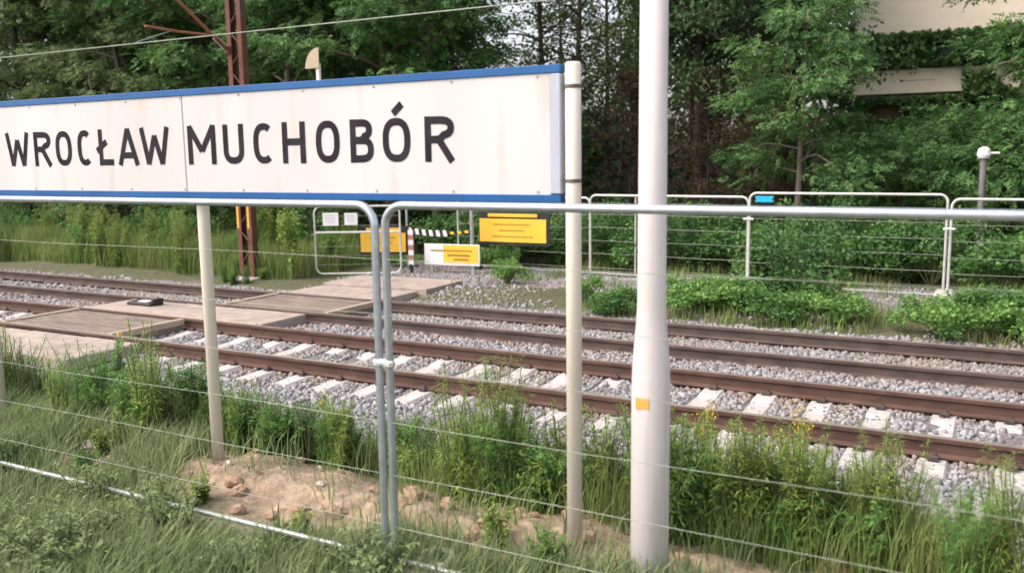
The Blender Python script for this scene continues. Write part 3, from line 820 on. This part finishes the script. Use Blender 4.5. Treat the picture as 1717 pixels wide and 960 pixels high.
# ------------------------------------------------------------------ building added behind the trees: train-glass reflections given solid form
bd = thing('building', 'pale beige banded building glimpsed behind the trees at upper right', 'building', (-4.25, 30, 0))
BL = 18.0
MB().box((BL/2, 4.0, 2.05), (BL-0.1, 7.9, 4.3)).build('ground_storey', M['wall_brown'], bd)
MB().box((BL/2, 4.0, 4.60), (BL, 8.1, 0.72), 0, 0.02).build('lower_band', M['render_beige'], bd)
st = MB().box((BL/2, 4.1, 5.45), (BL-0.12, 7.95, 0.98)).build('upper_storey', M['clad_green'], bd)
MB().box((BL/2, 4.0, 7.35), (BL, 8.12, 2.82), 0, 0.02).build('upper_band', M['render_beige'], bd)
MB().box((BL/2, 4.0, 8.82), (BL+0.2, 8.3, 0.12)).build('roof_edge', M['wall_brown'], bd)
for k in range(7):  # added openings, invented along with the block
    x = 1.4+2.5*k
    w = MB().box((x, 0.04, 2.3), (1.4, 0.05, 1.5)).build('window', M['wall_brown'], bd)
    for j in (-1, 1): MB().box((x+j*0.34, 0.01, 2.3), (0.6, 0.02, 1.35)).build('pane', M['glass_dark'], w)
MB().box((1.85, -0.055, 4.62), (0.9, 0.012, 0.012)).build('cable', M['black'], bd)

# ------------------------------------------------------------------ trees
def norm(v): return v/np.maximum(np.linalg.norm(v, axis=-1, keepdims=True), 1e-9)
def sprays(cent, dirs, ln, leaf, wid, npair, rg):
    """pinnate leaf sprays: (n,3) starts, (n,3) directions; returns quads"""
    n = len(cent)
    upv = np.array([0, 0, 1.0])+rg.normal(0, 0.45, (n, 3))
    d = norm(dirs); s = norm(np.cross(d, upv)); nn = norm(np.cross(s, d))
    out = []
    for j in range(npair):
        u = (j+0.6)/npair
        for sg_ in (-1, 1):
            base = cent+d*(ln*u)[:, None]-nn*(0.12*ln*u*u)[:, None]
            ld = norm(s*sg_+d*0.55-nn*0.15+rg.normal(0, 0.14, (n, 3)))
            lw = norm(np.cross(ld, nn)+nn*rg.normal(0, 0.5, (n, 1)))
            L = (leaf*rg.uniform(0.8, 1.2, n))[:, None]
            out.append(np.stack([base, base+ld*L*0.5+lw*L*wid, base+ld*L, base+ld*L*0.5-lw*L*wid], 1))
    base = cent+d*ln[:, None]-nn*(0.12*ln)[:, None]; L = (leaf*np.ones(n))[:, None]
    out.append(np.stack([base, base+d*L*0.5+s*L*wid, base+d*L, base+d*L*0.5-s*L*wid], 1))
    return np.concatenate(out)
def leaves(cent, size, wid, rg, droop=0.2):
    n = len(cent)
    d = norm(rg.normal(0, 1, (n, 3))+np.array([0, 0, -droop])); s = norm(np.cross(d, np.array([0, 0, 1.0])+rg.normal(0, 0.6, (n, 3))))
    L = (size*rg.uniform(0.65, 1.25, n))[:, None]
    return np.stack([cent-d*L*.5, cent+s*L*wid, cent+d*L*.5, cent-s*L*wid], 1)
def make_tree(seed, H, base, Rr, nlimb, kind, leaf_m, bark_m, r0=0.16, ncl=5, nsp=34, dead=0, lean=(0, 0)):
    rg = np.random.default_rng(seed)
    mb = MB(); P = []
    wx, wy = rg.normal(0, 0.12, 2)
    for k in range(9):
        u = k/8
        P.append(np.array([lean[0]*u*u+wx*math.sin(u*4)+0.15*rg.normal()*u*0.4, lean[1]*u*u+wy*math.sin(u*5)+0.15*rg.normal()*u*0.4, u*H-0.3*(k == 0)]))
    mb.tube(P, [r0*(1.35 if k == 0 else 1)*(1-0.85*k/8)+0.01 for k in range(9)], 9)
    def on_trunk(z):
        u = min(max(z/H, 0), 0.999)*8; i = int(u); return P[i]*(1-(u-i))+P[i+1]*(u-i)
    cents, dirs = [], []
    for i in range(nlimb):
        fz = base+(0.97-base)*((i+rg.uniform(0, 1))/nlimb)
        az = i*2.4+rg.uniform(-.5, .5)
        t = (fz-base)/(1-base)
        L = Rr*(0.95+0.45*t-1.15*t*t)*rg.uniform(0.75, 1.2)
        el = rg.uniform(0.1, 0.55)+0.5*t
        p = on_trunk(fz*H).copy(); pts = [p.copy()]; d = np.array([math.cos(az)*math.cos(el), math.sin(az)*math.cos(el), math.sin(el)])
        for k in range(6):
            p = p+d*L/6; pts.append(p.copy())
            d = norm(d+rg.normal(0, 0.13, 3)+np.array([0, 0, -0.10-0.05*k]))
        mb.tube(pts, [0.30*r0*(1-k/6.6)+0.006 for k in range(7)], 5, False)
        for c in range(ncl):
            u = rg.uniform(0.35, 1.0)*6; q = int(min(u, 5.99)); cp = pts[q]*(1-(u-q))+pts[q+1]*(u-q)
            cp = cp+rg.normal(0, 0.30, 3)*np.array([1, 1, 0.5])
            if rg.random() < 0.5: mb.tube([pts[q], (pts[q]+cp)/2+np.array([0, 0, 0.05]), cp], [0.014, 0.009, 0.005], 4, False)
            m_ = int(nsp*rg.uniform(0.6, 1.4))
            o = rg.normal(0, 1, (m_, 3)); o = norm(o)*(rg.random((m_, 1))**0.5)*np.array([0.75, 0.75, 0.26])*rg.uniform(0.7, 1.3)
            cents.append(cp+o); out = np.array([math.cos(az), math.sin(az), -0.15])
            dirs.append(norm(o*1.3+out*0.7+rg.normal(0, 0.35, (m_, 3))+np.array([0, 0, -0.25])))
    for i in range(dead):
        z = rg.uniform(0.08, base+0.25)*H; az = rg.uniform(0, 6.28); p = on_trunk(z); L = rg.uniform(0.5, 1.9)
        e = p+np.array([math.cos(az)*L, math.sin(az)*L, rg.uniform(-.5, .3)]); md = (p+e)/2+rg.normal(0, .08, 3)
        mb.tube([p, md, e], [0.022, 0.014, 0.005], 4, False)
    cents = np.concatenate(cents); dirs = np.concatenate(dirs); n = len(cents)
    if kind == 'robinia':
        q = sprays(cents, dirs, rg.uniform(0.22, 0.36, n), 0.115, 0.26, 4, rg)
    else:
        q = np.concatenate([leaves(cents+rg.normal(0, 0.12, (n, 3)), 0.15, 0.30, rg) for _ in range(3)])
    tm = mesh_data('trunk', np.concatenate(mb.v), mb.f, M[bark_m], True)
    cm = quad_data('crown', q, M[leaf_m])
    return tm, cm
TV = {
    'rob1': make_tree(101, 11.5, 0.14, 3.3, 38, 'robinia', 'leaf_rob', 'bark_pale', 0.15, 5, 42),
    'rob2': make_tree(102, 12.5, 0.15, 3.5, 40, 'robinia', 'leaf_rob', 'bark_pale', 0.17, 5, 42),
    'rob3': make_tree(103, 10.0, 0.12, 3.0, 36, 'robinia', 'leaf_olive', 'bark', 0.14, 5, 42),
    'rob4': make_tree(104, 8.2, 0.36, 2.5, 22, 'robinia', 'leaf_rob', 'bark_pale', 0.13, 5, 34),
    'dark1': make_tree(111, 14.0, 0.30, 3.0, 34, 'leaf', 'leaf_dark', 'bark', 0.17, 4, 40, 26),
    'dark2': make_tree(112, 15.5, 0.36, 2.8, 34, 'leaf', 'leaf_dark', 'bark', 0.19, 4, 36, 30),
    'thin': make_tree(113, 13.0, 0.26, 2.2, 30, 'leaf', 'leaf_olive', 'bark', 0.11, 4, 12, 22),
    'brown': make_tree(114, 9.0, 0.08, 2.6, 30, 'leaf', 'leaf_brown', 'bark', 0.10, 4, 26, 30),
    'sap': make_tree(115, 3.9, 0.12, 1.5, 22, 'robinia', 'leaf_rob', 'bark', 0.06, 4, 16),
}
def tree(kind, X, Y, rz, s, label, group=None, name='tree'):
    t = thing(name, label, 'tree', (X, Y, float(height(X, Y))), rz, group)
    t.scale = (s, s, s)
    link('trunk', TV[kind][0], t); link('crown', TV[kind][1], t)
    return t
FRONT = [
    ('rob3', -32.0, 21.0, 0.3, 1.05, 'leafy tree at the far left edge above the name board'),
    ('rob3', -25.8, 20.4, 2.1, 1.0, 'olive green tree left of the mast, above the words on the board'),
    ('rob1', -28.8, 22.5, 4.0, 1.1, 'green tree second from the left edge, behind the olive tree'),
    ('rob2', -22.4, 21.5, 1.2, 1.0, 'green tree directly behind the rusty mast'),
    ('rob1', -18.6, 20.8, 5.1, 1.0, 'feathery green tree just right of the rusty mast'),
    ('rob2', -15.4, 21.2, 3.4, 1.02, 'feathery green tree above the middle of the name board'),
    ('rob1', -13.5, 20.6, 0.7, 0.88, 'feathery tree whose boughs droop above the letters near the board\'s right half'),
    ('rob4', -3.9, 20.6, 2.6, 0.68, 'bright green tree with pale trunk right of the pale pole'),
    ('rob2', 1.9, 22.4, 1.0, 0.85, 'green tree at the right edge in front of the beige building'),
    ('rob3', 3.9, 20.4, 3.0, 1.0, 'olive green tree just at the right edge behind the fence'),
]
for a in FRONT: tree(*a[:5], a[5])
SAP = [(-2.2, 22.5, 0.72, 0.6), (-0.6, 23.6, 0.85, 2.2), (0.5, 21.6, 0.92, 4.0), (-3.1, 24.4, 0.7, 5.1), (-1.6, 25.6, 0.8, 1.4)]
SL = ['second young tree from the left below the beige building', 'young tree behind the small white lamp', 'young tree at the right edge near the lamp', 'leftmost young tree below the beige building', 'young tree close against the beige building\'s brown wall']
for (X, Y, s, rz), lb in zip(SAP, SL): tree('sap', X, Y, rz, s, lb, 'young trees below the building', 'young_tree')
rgp = random.Random(5)
DARK = [('dark1', -40, 27), ('dark2', -35, 26), ('dark1', -31, 29), ('dark2', -27.5, 26), ('dark1', -25, 31), ('dark2', -22.0, 27), ('dark1', -19.3, 29.5), ('dark2', -17.2, 26),
        ('brown', -9.2, 24.0), ('dark2', -8.0, 27.0), ('dark1', -7.6, 25.2), ('brown', -6.9, 23.6), ('dark2', -6.4, 26.4), ('dark1', -6.0, 24.8), ('brown', -5.2, 22.8), ('dark2', -6.9, 28.8),
        ('dark1', -45, 33), ('dark1', -38, 34), ('dark2', -33, 36), ('dark1', -28, 37), ('dark2', -23.5, 36), ('dark1', 5.2, 26), ('dark1', -6.0, 31.0), ('dark2', -7.3, 35.0)]
for k, X, Y in DARK:
    tree(k, X, Y, rgp.uniform(0, 6.28), rgp.uniform(0.9, 1.1) if k != 'brown' else rgp.uniform(0.45, 0.75), ('tall dark bare-trunked tree in the wood '+('left of the mast' if X/Y < -1.0 else ('behind the name board' if X/Y < -0.45 else ('between the sign and the pale pole' if X/Y < -0.33 else 'right of the pale pole')))+(', in front' if Y < 26.5 else (', further back' if Y < 31 else ', deepest in'))) if k != 'brown' else 'brownish twiggy small tree in the dark wood, '+('just right of the sign end' if X/Y < -0.35 else ('behind the pale pole' if X/Y < -0.25 else 'right of the pale pole')), 'trees deep in the wood' if k != 'brown' else 'brown undergrowth trees', 'wood_tree')
THIN = [(-14.2, 28.0), (-13.0, 31.5), (-12.2, 27.2), (-16.5, 33.0), (-10.9, 29.0), (-15.2, 38.0), (-11.5, 36.0), (-18.5, 39.0)]
ORD = ['leftmost', 'second from left', 'third from left', 'fourth from left', 'fifth from left', 'sixth from left', 'seventh from left', 'rightmost']
for (X, Y), od in zip(sorted(THIN, key=lambda q: q[0]/q[1]), ORD):
    tree('thin', X, Y, rgp.uniform(0, 6.28), rgp.uniform(0.9, 1.15), 'slender sparse tree against the sky gap above the board, '+od, 'slender trees in the sky gap', 'slender_tree')

# far wood closing the view
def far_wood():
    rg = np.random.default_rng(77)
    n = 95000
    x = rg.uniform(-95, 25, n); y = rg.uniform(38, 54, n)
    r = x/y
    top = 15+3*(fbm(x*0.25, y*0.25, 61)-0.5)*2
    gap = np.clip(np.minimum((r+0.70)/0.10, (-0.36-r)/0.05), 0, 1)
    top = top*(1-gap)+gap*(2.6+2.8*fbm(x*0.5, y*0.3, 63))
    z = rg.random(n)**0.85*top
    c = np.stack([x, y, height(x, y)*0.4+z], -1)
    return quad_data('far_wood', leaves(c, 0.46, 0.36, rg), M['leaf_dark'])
stuff(link('far_wood', far_wood()), 'dense dark mass of woodland far behind the front trees', 'woodland')
def undergrowth():
    rg = np.random.default_rng(78)
    n = 30000
    x = rg.uniform(-45, 6, n); y = rg.uniform(19.5, 30, n)
    hgt = 0.35+1.5*np.clip(fbm(x*0.5, y*0.5, 65)-0.25, 0, 1)*1.6
    keep = (y < 29.5) | (x < -5)
    x, y, hgt = x[keep], y[keep], hgt[keep]
    c = np.stack([x, y, height(x, y)+rg.random(len(x))*hgt], -1)
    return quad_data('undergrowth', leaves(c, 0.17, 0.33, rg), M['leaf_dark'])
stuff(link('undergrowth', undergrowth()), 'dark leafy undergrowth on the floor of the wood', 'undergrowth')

def creeper():
    rg = np.random.default_rng(79)
    n = 40000
    x = rg.uniform(-4.2, 3.5, n); z = rg.uniform(0, 6.0, n); y = 29.9-rg.random(n)**2*0.5
    d = fbm(x*0.9, z*1.1, 95)
    keep = np.where(z > 5.0, d > 0.27, np.where(z > 4.15, (x > -1.2) & (d > 0.50-0.08*(x+1.2)), d > 0.28))
    keep &= ~((z > 4.3) & (z < 4.9) & (x < -2.0))
    c = np.stack([x, y, z], -1)[keep]
    return quad_data('foliage', leaves(c, 0.16, 0.36, rg, 0.8), M['leaf_rob'])
cr = thing('climbing_plant', 'green creeper covering the lower walls of the beige building', 'climbing plant', (0, 0, 0))  # invented plant, supplies the green between and below the reflected bands
link('foliage', creeper(), cr)
mbs = MB(); rgc = random.Random(8)
for i in range(9):
    x0 = -4.0+i*0.85; mbs.tube([(x0, 29.92, 0), (x0+rgc.uniform(-.3, .3), 29.9, 1.6), (x0+rgc.uniform(-.5, .5), 29.9, 3.1), (x0+rgc.uniform(-.6, .6), 29.9, 4.1)], [0.03, 0.024, 0.016, 0.008], 5, False)
mbs.build('stem', M['bark'], cr)

# ------------------------------------------------------------------ bushes and weeds
def bush_mesh(seed, rx, h, n, size, leaf_m, wid=0.34):
    rg = np.random.default_rng(seed)
    k = 14
    cl = np.stack([rg.normal(0, rx*.45, k), rg.normal(0, rx*.45, k), h*rg.uniform(0.25, 0.85, k)], -1)
    pick = rg.integers(0, k, n)
    o = norm(rg.normal(0, 1, (n, 3)))*(rg.random((n, 1))**0.45)*np.array([rx*.42, rx*.42, h*.24])
    c = cl[pick]+o; c[:, 2] = np.maximum(c[:, 2], 0.02)
    q = leaves(c, size, wid, rg, 0.4)
    mb = MB()
    for j in range(k): mb.tube([(0, 0, -0.1), tuple(cl[j]*np.array([.5, .5, .5])+np.array([0, 0, .05])), tuple(cl[j])], [0.012, 0.009, 0.004], 4, False)
    return quad_data('foliage', q, M[leaf_m]), mesh_data('stem', np.concatenate(mb.v), mb.f, M['stem'])
BV = [bush_mesh(201, 0.8, 1.5, 2600, 0.095, 'leaf_bush'), bush_mesh(202, 0.9, 1.2, 2600, 0.10, 'leaf_bush'), bush_mesh(203, 0.7, 1.7, 2400, 0.09, 'leaf_rob'), bush_mesh(204, 0.55, 0.6, 1900, 0.072, 'leaf_weed')]
def plant(vm, X, Y, rz, s, label, group, name='bush', cat='bush', zoff=0.0):
    t = thing(name, label, cat, (X, Y, float(height(X, Y))+zoff), rz, group)
    t.scale = (s[0], s[0], s[1]) if isinstance(s, tuple) else (s, s, s)
    link('foliage', vm[0], t); link('stem', vm[1], t)
    if len(vm) > 2: stuff(link('flower_head', vm[2], t))
    return t
rgb_ = random.Random(3)
k = 0
x = -12.0
while x < 2.4:
    for yy in (18.9, 20.3):
        plant(BV[k % 3], x+rgb_.uniform(-.3, .3), yy+rgb_.uniform(-.4, .4), rgb_.uniform(0, 6.28), (rgb_.uniform(.85, 1.15), rgb_.uniform(.7, 1.0)), ('rounded' if k % 3 == 0 else ('broad low' if k % 3 == 1 else 'tall dark'))+' green bush '+('close' if yy < 19.5 else 'well')+' behind far fence, '+('by the yellow notices' if x < -8 else ('seen between sign and pale pole' if x < -6.3 else ('under the blue tag panel' if x < -0.8 else 'at the right edge'))), 'bushes behind the far fence')
        k += 1
    x += 0.85
for X, Y, s, lab in ((-2.75, 15.3, (0.85, 0.85), 'tallest bush between the far track and the far fence'),):
    plant(BV[2], X, Y, 1.0, s, lab, None)
for i in range(30):
    X = rgb_.uniform(-5.6, 1.6); Y = rgb_.uniform(13.9, 15.4)
    if X > -2.3 and rgb_.random() < .3: continue
    plant(BV[3 if i % 3 else 1], X, Y, rgb_.uniform(0, 6.28), (rgb_.uniform(.6, 1.05), rgb_.uniform(.5, .85) if i % 3 else rgb_.uniform(.3, .45)), ('low light green bush' if i % 3 else 'broad green bush')+' by the far track, '+('just right of the pale pole' if X < -3.6 else ('below the blue tag panel' if X < -1.2 else 'at the right edge'))+(', rail side' if Y < 14.7 else ', fence side'), 'low bushes beside the far track')
for i, (X, Y) in enumerate(((-8.6, 15.6), (-9.6, 17.5), (-10.4, 17.6), (-6.4, 14.4), (-12.4, 17.2))):
    plant(BV[3], X, Y, i*1.3, (rgb_.uniform(.5, .8), rgb_.uniform(.4, .9)), 'small weed clump on the gravel beside the crossing path', 'weed clumps beside the path')
plant(bush_mesh(209, 0.35, 1.9, 1500, 0.085, 'leaf_lime'), -13.45, 14.75, 0, 0.85, 'slim bright green sapling standing between mast and gate', None, 'sapling', 'sapling')
for i in range(16):
    plant(BV[i % 3], -32+i*1.15+rgb_.uniform(-.4, .4), 19.2+rgb_.uniform(-.6, .8), rgb_.uniform(0, 6.28), (rgb_.uniform(.9, 1.2), rgb_.uniform(.55, .85)), 'green bush at the wood\'s edge left of the mast', 'bushes along the wood edge on the left')

VERGE = []
def weed_mesh(seed, h, nst, nl, spread, leaf, wid, leaf_m, flower=None):
    rg = np.random.default_rng(seed); mb = MB(); Q = []; fm = []
    for s in range(nst):
        az = rg.uniform(0, 6.28); ln = rg.uniform(0.15, 1)*spread; hh = h*rg.uniform(0.65, 1.1)
        b = np.array([rg.normal(0, .06), rg.normal(0, .06), -0.05]); e = b+np.array([math.cos(az)*ln, math.sin(az)*ln, hh]); md = (b+e)/2+np.array([-math.cos(az)*ln*.18, -math.sin(az)*ln*.18, hh*.04])
        mb.tube([b, md, e], [0.006, 0.005, 0.002], 4, False)
        u = rg.uniform(0.08, 1.0, nl)[:, None]
        p = b*(1-u)**2+2*u*(1-u)*(2*md-(b+e)/2)+e*u**2
        a2 = rg.uniform(0, 6.28, nl); d = norm(np.stack([np.cos(a2), np.sin(a2), rg.uniform(0.0, 0.9, nl)], -1))
        sd_ = norm(np.cross(d, np.array([0, 0, 1.0])))+rg.normal(0, .2, (nl, 3)); L = (leaf*rg.uniform(.6, 1.2, nl)*(1.15-0.6*u[:, 0]))[:, None]
        dr = np.array([0, 0, -1.0])*L*rg.uniform(0.1, 0.5, (nl, 1))
        m1 = p+d*L*.5; t1 = p+d*L+dr
        Q.append(np.stack([p, m1+sd_*L*wid, t1, m1-sd_*L*wid], 1))
        if flower and rg.random() < .8:
            fc = e+rg.normal(0, 1, (70, 3))*np.array([.035, .035, .07])+np.array([0, 0, .02]); fm.append(leaves(fc, 0.022, .4, rg))
    out = [quad_data('foliage', np.concatenate(Q), M[leaf_m]), mesh_data('stem', np.concatenate(mb.v), mb.f, M['stem'])]
    if fm: out.append(quad_data('flower_head', np.concatenate(fm), M[flower]))
    return out
WV = [weed_mesh(301, 0.80, 16, 110, 0.24, 0.11, 0.11, 'leaf_weed'), weed_mesh(302, 0.62, 15, 70, 0.30, 0.11, 0.20, 'leaf_weed'), weed_mesh(303, 0.90, 15, 130, 0.20, 0.095, 0.09, 'leaf_lime'), weed_mesh(304, 0.5, 17, 70, 0.3, 0.09, 0.20, 'leaf_lime'),
      weed_mesh(305, 0.8, 7, 60, 0.16, 0.11, 0.10, 'leaf_weed', 'flower')]
WV += [weed_mesh(306, 0.95, 12, 170, 0.22, 0.10, 0.045, 'leaf_lime'), weed_mesh(307, 0.8, 16, 150, 0.28, 0.12, 0.04, 'leaf_weed'), weed_mesh(308, 0.85, 9, 26, 0.25, 0.07, 0.10, 'leaf_brown')]
rgw = random.Random(21)
cnt = 0
while cnt < 215:
    X = rgw.uniform(-9.5, 0.3); Y = rgw.uniform(4.85 if X > -5.4 else 4.5, 6.9)
    dens = float(fbm(np.array(X*0.8), np.array(Y*0.9), 71))
    lim = 6.3 if X/Y < -1.12 else (5.75 if X/Y < -0.72 else (6.1 if X/Y < -0.45 else (6.1 if X < -0.9 else 5.6)))
    if Y > lim+0.5*(dens-0.5): continue
    if dens < (0.36 if X < -1.8 else 0.28): continue
    if X > -0.35 and rgw.random() < 0.75: continue
    s = rgw.uniform(.65, 1.05)*(1.0 if Y < 5.9 else 0.75)*(0.72 if -1.12 < X/Y < -0.72 else (0.80 if X/Y > -0.33 else 1.0))
    v_ = rgw.choice([0, 0, 1, 6, 6, 2, 3, 5, 7] if X < -2 else [0, 2, 2, 5, 5, 5, 2, 6, 1, 3])
    zone = 'left of the sign\'s middle post' if X/Y < -0.95 else ('between the sign\'s middle and right posts' if X/Y < -0.46 else ('behind the pale pole' if X/Y < -0.27 else 'right of the pale pole'))
    look = ('tall dark green leafy weed', 'broad green leafy weed', 'tall yellowish green weed', 'low yellowish green weed', 'x', 'tall wispy yellowish weed', 'feathery green weed', 'thin brown dried weed')[v_]
    plant(WV[v_], X, Y, rgw.uniform(0, 6.28), (s, s*rgw.uniform(.85, 1.1)), look+' '+zone+', '+('close behind the sand' if Y < 5.7 else 'near the ballast'), 'weeds '+zone, 'weed', 'weed')
    cnt += 1
for i in range(34):
    X = rgw.uniform(-1.75, -0.25); Y = rgw.uniform(4.95, 5.95); s = rgw.uniform(.62, .92); v_ = (2, 5, 3, 2, 5, 1)[i % 6]
    plant(WV[v_], X, Y, rgw.uniform(0, 6.28), s, ('', 'broad green leafy', 'tall yellowish green', 'low yellowish green', '', 'tall wispy yellowish')[v_]+' weed right of the pale pole, '+('close behind the sand' if Y < 5.45 else 'in the thick of the weeds'), 'weeds right of the pale pole', 'weed', 'weed')
for X, Y, s, lab in ((-4.75, 5.55, 0.85, 'yellow flowering goldenrod just right of the sign\'s middle post'), (-1.25, 6.45, 0.95, 'yellow flowering goldenrod in front of the near rail right of the pale pole'), (-0.55, 5.7, 0.85, 'yellow flowering goldenrod at the lower right corner of the weeds'), (-2.0, 6.9, 0.8, 'yellow flowering goldenrod between the sign\'s right post and the pale pole')):
    plant(WV[4], X, Y, X, s, lab, None, 'goldenrod', 'flowering weed')
for i, (X, Y) in enumerate(((-5.6, 3.95), (-5.9, 4.3), (-6.6, 4.25), (-4.55, 4.0), (-2.0, 4.05), (-2.45, 4.25), (-5.2, 3.85), (-7.2, 4.5), (-6.9, 4.8), (-3.6, 3.9))):
    plant(WV[3 if i % 2 else 1], X, Y, i*1.1, rgw.uniform(.32, .5), 'small weed rooted in the bare sand by the sign posts', 'small weeds on the sand', 'small_weed', 'weed')

SAGE = [weed_mesh(311, 0.34, 14, 42, 0.26, 0.075, 0.16, 'grass_sage'), weed_mesh(312, 0.26, 16, 36, 0.30, 0.07, 0.24, 'grass_sage')]
rgs = random.Random(33)
for i in range(46):
    X = rgs.uniform(-6.6, -2.7); Y = rgs.uniform(2.6, 3.9)
    if Y > 3.75 and X > -5: continue
    side = 'beyond' if Y > 3.7 else 'on the near side of'
    plant(SAGE[i % 2], X, Y, rgs.uniform(0, 6.28), rgs.uniform(.6, 1.15), ('upright' if i % 2 == 0 else 'spreading')+' sage green weed '+side+' the nearest fence, '+('at lower left' if X < -4.8 else 'by its joint'), 'sage green weeds in the near grass', 'sage_weed', 'weed')
rgv = random.Random(44)
for i in range(34):
    X = rgv.uniform(-27, -13.6); Y = rgv.uniform(14.3, 18.6)
    v_ = rgv.choice([0, 1, 2, 5, 6])
    plant(WV[v_], X, Y, rgv.uniform(0, 6.28), rgv.uniform(1.0, 1.7), ('dark green', 'broad-leaved', 'yellowish', '', '', 'wispy pale', 'feathery green')[v_]+' weed in the tall grass '+('at the far left' if X < -20 else 'near the mast')+(', close to the far rail' if Y < 16 else ', by the wood'), 'weeds in the tall grass on the left', 'verge_weed', 'weed')
for i, (dx, dy) in enumerate(((-0.35, -0.4), (0.3, -0.42), (0.0, -0.5), (0.5, -0.1), (-0.5, 0.1))):
    plant(WV[(0, 6, 1, 3, 2)[i]], -14.42+dx, 14.45+dy, i, rgv.uniform(.5, .8), ('dark', 'feathery', 'broad-leaved', 'low yellowish', 'tall yellowish')[i]+' weed growing against the foot of the rusty mast', 'weeds around the mast foot', 'mast_weed', 'weed')
# grasses (uncountable)
def grass(n, region, keep, h0, h1, w, mt, seed, name, label, lean=0.35):
    rg = np.random.default_rng(seed)
    x = rg.uniform(region[0], region[1], n); y = rg.uniform(region[2], region[3], n)
    k = keep(x, y, rg); x, y = x[k], y[k]; n = len(x)
    h = rg.uniform(h0, h1, n)*(0.6+0.8*fbm(x*1.3, y*1.3, 81)); az = rg.uniform(0, 6.28, n); b = rg.uniform(0.1, 1, n)*lean
    d = np.stack([np.cos(az), np.sin(az), 0*az], -1); s = np.stack([-np.sin(az+.6), np.cos(az+.6), 0*az], -1)*w
    p0 = np.stack([x, y, height(x, y)-0.02], -1); up_ = np.array([0, 0, 1.0])
    p1 = p0+d*(h*b*.35)[:, None]+up_*(h*.55)[:, None]; p2 = p0+d*(h*b)[:, None]+up_*(h*(1-.3*b))[:, None]
    q = np.concatenate([np.stack([p0-s, p0+s, p1+s*.8, p1-s*.8], 1), np.stack([p1-s*.8, p1+s*.8, p2+s*.1, p2-s*.1], 1)])
    n2 = len(p0)
    v = np.stack([p0-s, p0+s, p1-s*.8, p1+s*.8, p2], 1).reshape(-1, 3)
    o = 5*np.arange(n2)[:, None]
    f = np.concatenate([o+np.array([[0, 1, 3]]), o+np.array([[0, 3, 2]]), o+np.array([[2, 3, 4]])])
    return stuff(link(name, index_data(name, v, f, M[mt])), label, 'grass')
grass(60000, (-7.8, -0.5, 2.2, 4.9), lambda x, y, rg: (rg.random(len(x)) < np.where(y < 4.14+1.1*(fbm(x*1.5, y*1.5, 85)-.5)+1.0*sstep(-4.7, -5.4, x), 1, 0.06)) & (fbm(x*1.2, y*1.2, 86) > 0.26), 0.10, 0.34, 0.0045, 'grass_sage', 91, 'platform_grass', 'sage green grass in front of and under the nearest fence', 0.7)
grass(48000, (-10, 1.0, 4.75, 7.0), lambda x, y, rg: (rg.random(len(x)) < sstep(0.30, 0.52, fbm(x*0.8, y*0.9, 71))) & (y < 6.5+0.5*(fbm(x*1.1, y, 88)-.5)) & (x < 0.1), 0.10, 0.50, 0.0030, 'grass', 92, 'weed_grass', 'green grass growing between the weeds beside the near track', 0.5)
grass(30000, (-34, -13.2, 13.9, 19.3), lambda x, y, rg: y > 14.2+0.5*fbm(x, y, 89), 0.35, 0.85, 0.010, 'grass', 93, 'verge_grass', 'tall yellowish green grass along the wood edge left of the mast', 0.4)
grass(16000, (-10, 3, 13.6, 19), lambda x, y, rg: (~on_path(x, y)) & (fbm(x*0.9, y*1.1, 90) > np.where((y > 15.6) & (y < 17.9) | (x < -6.2), 0.60, 0.42)), 0.10, 0.38, 0.007, 'grass', 94, 'fence_grass', 'patchy grass along the far fence', 0.5)

# rubble and clods on the sand
rgr = random.Random(9)
def rock_mesh(seed, mt):
    rr = np.random.default_rng(seed)
    v = [(a, b, c_) for c_ in (-1, 0.1, 1) for a, b in ((-1, -.4), (-.4, -1), (.5, -1), (1, -.3), (1, .5), (.3, 1), (-.5, 1), (-1, .4))]
    v = np.array(v)*rr.uniform(0.65, 1.05, (24, 3)); v[:8, :2] *= .8; v[16:, :2] *= .6
    f = [tuple(range(7, -1, -1)), tuple(range(16, 24))]
    for r_ in range(2): f += [(r_*8+i, r_*8+(i+1) % 8, r_*8+8+(i+1) % 8, r_*8+8+i) for i in range(8)]
    return mesh_data('stone', v, f, M[mt])
RM = [rock_mesh(1, 'rock'), rock_mesh(2, 'rock'), rock_mesh(3, 'clod'), rock_mesh(4, 'clod')]
for i in range(90):
    X = rgr.uniform(-7.3, -1.2); Y = rgr.uniform(3.85, 4.95); s = rgr.uniform(.018, .06)*(1.5 if rgr.random() < .15 else 1)
    kind_ = rgr.choice([0, 1, 2, 2, 3, 3, 3, 2, 3]); s *= 0.72 if kind_ < 2 else 1.0
    o = link('sand_clod' if kind_ > 1 else 'rubble_stone', RM[kind_]); o.location = (X, Y, float(height(X, Y))+s*.3); o.scale = (s*1.3, s, s*.7); o.rotation_euler = (rgr.uniform(-.3, .3), rgr.uniform(-.3, .3), rgr.uniform(0, 6))
    if kind_ > 1: tag(o, 'tan clod lying on the bare sand around the sign posts', 'clod', 'clods on the sand')
    else: tag(o, 'pale stone lying on the bare sand around the sign posts', 'stone', 'stones on the sand')
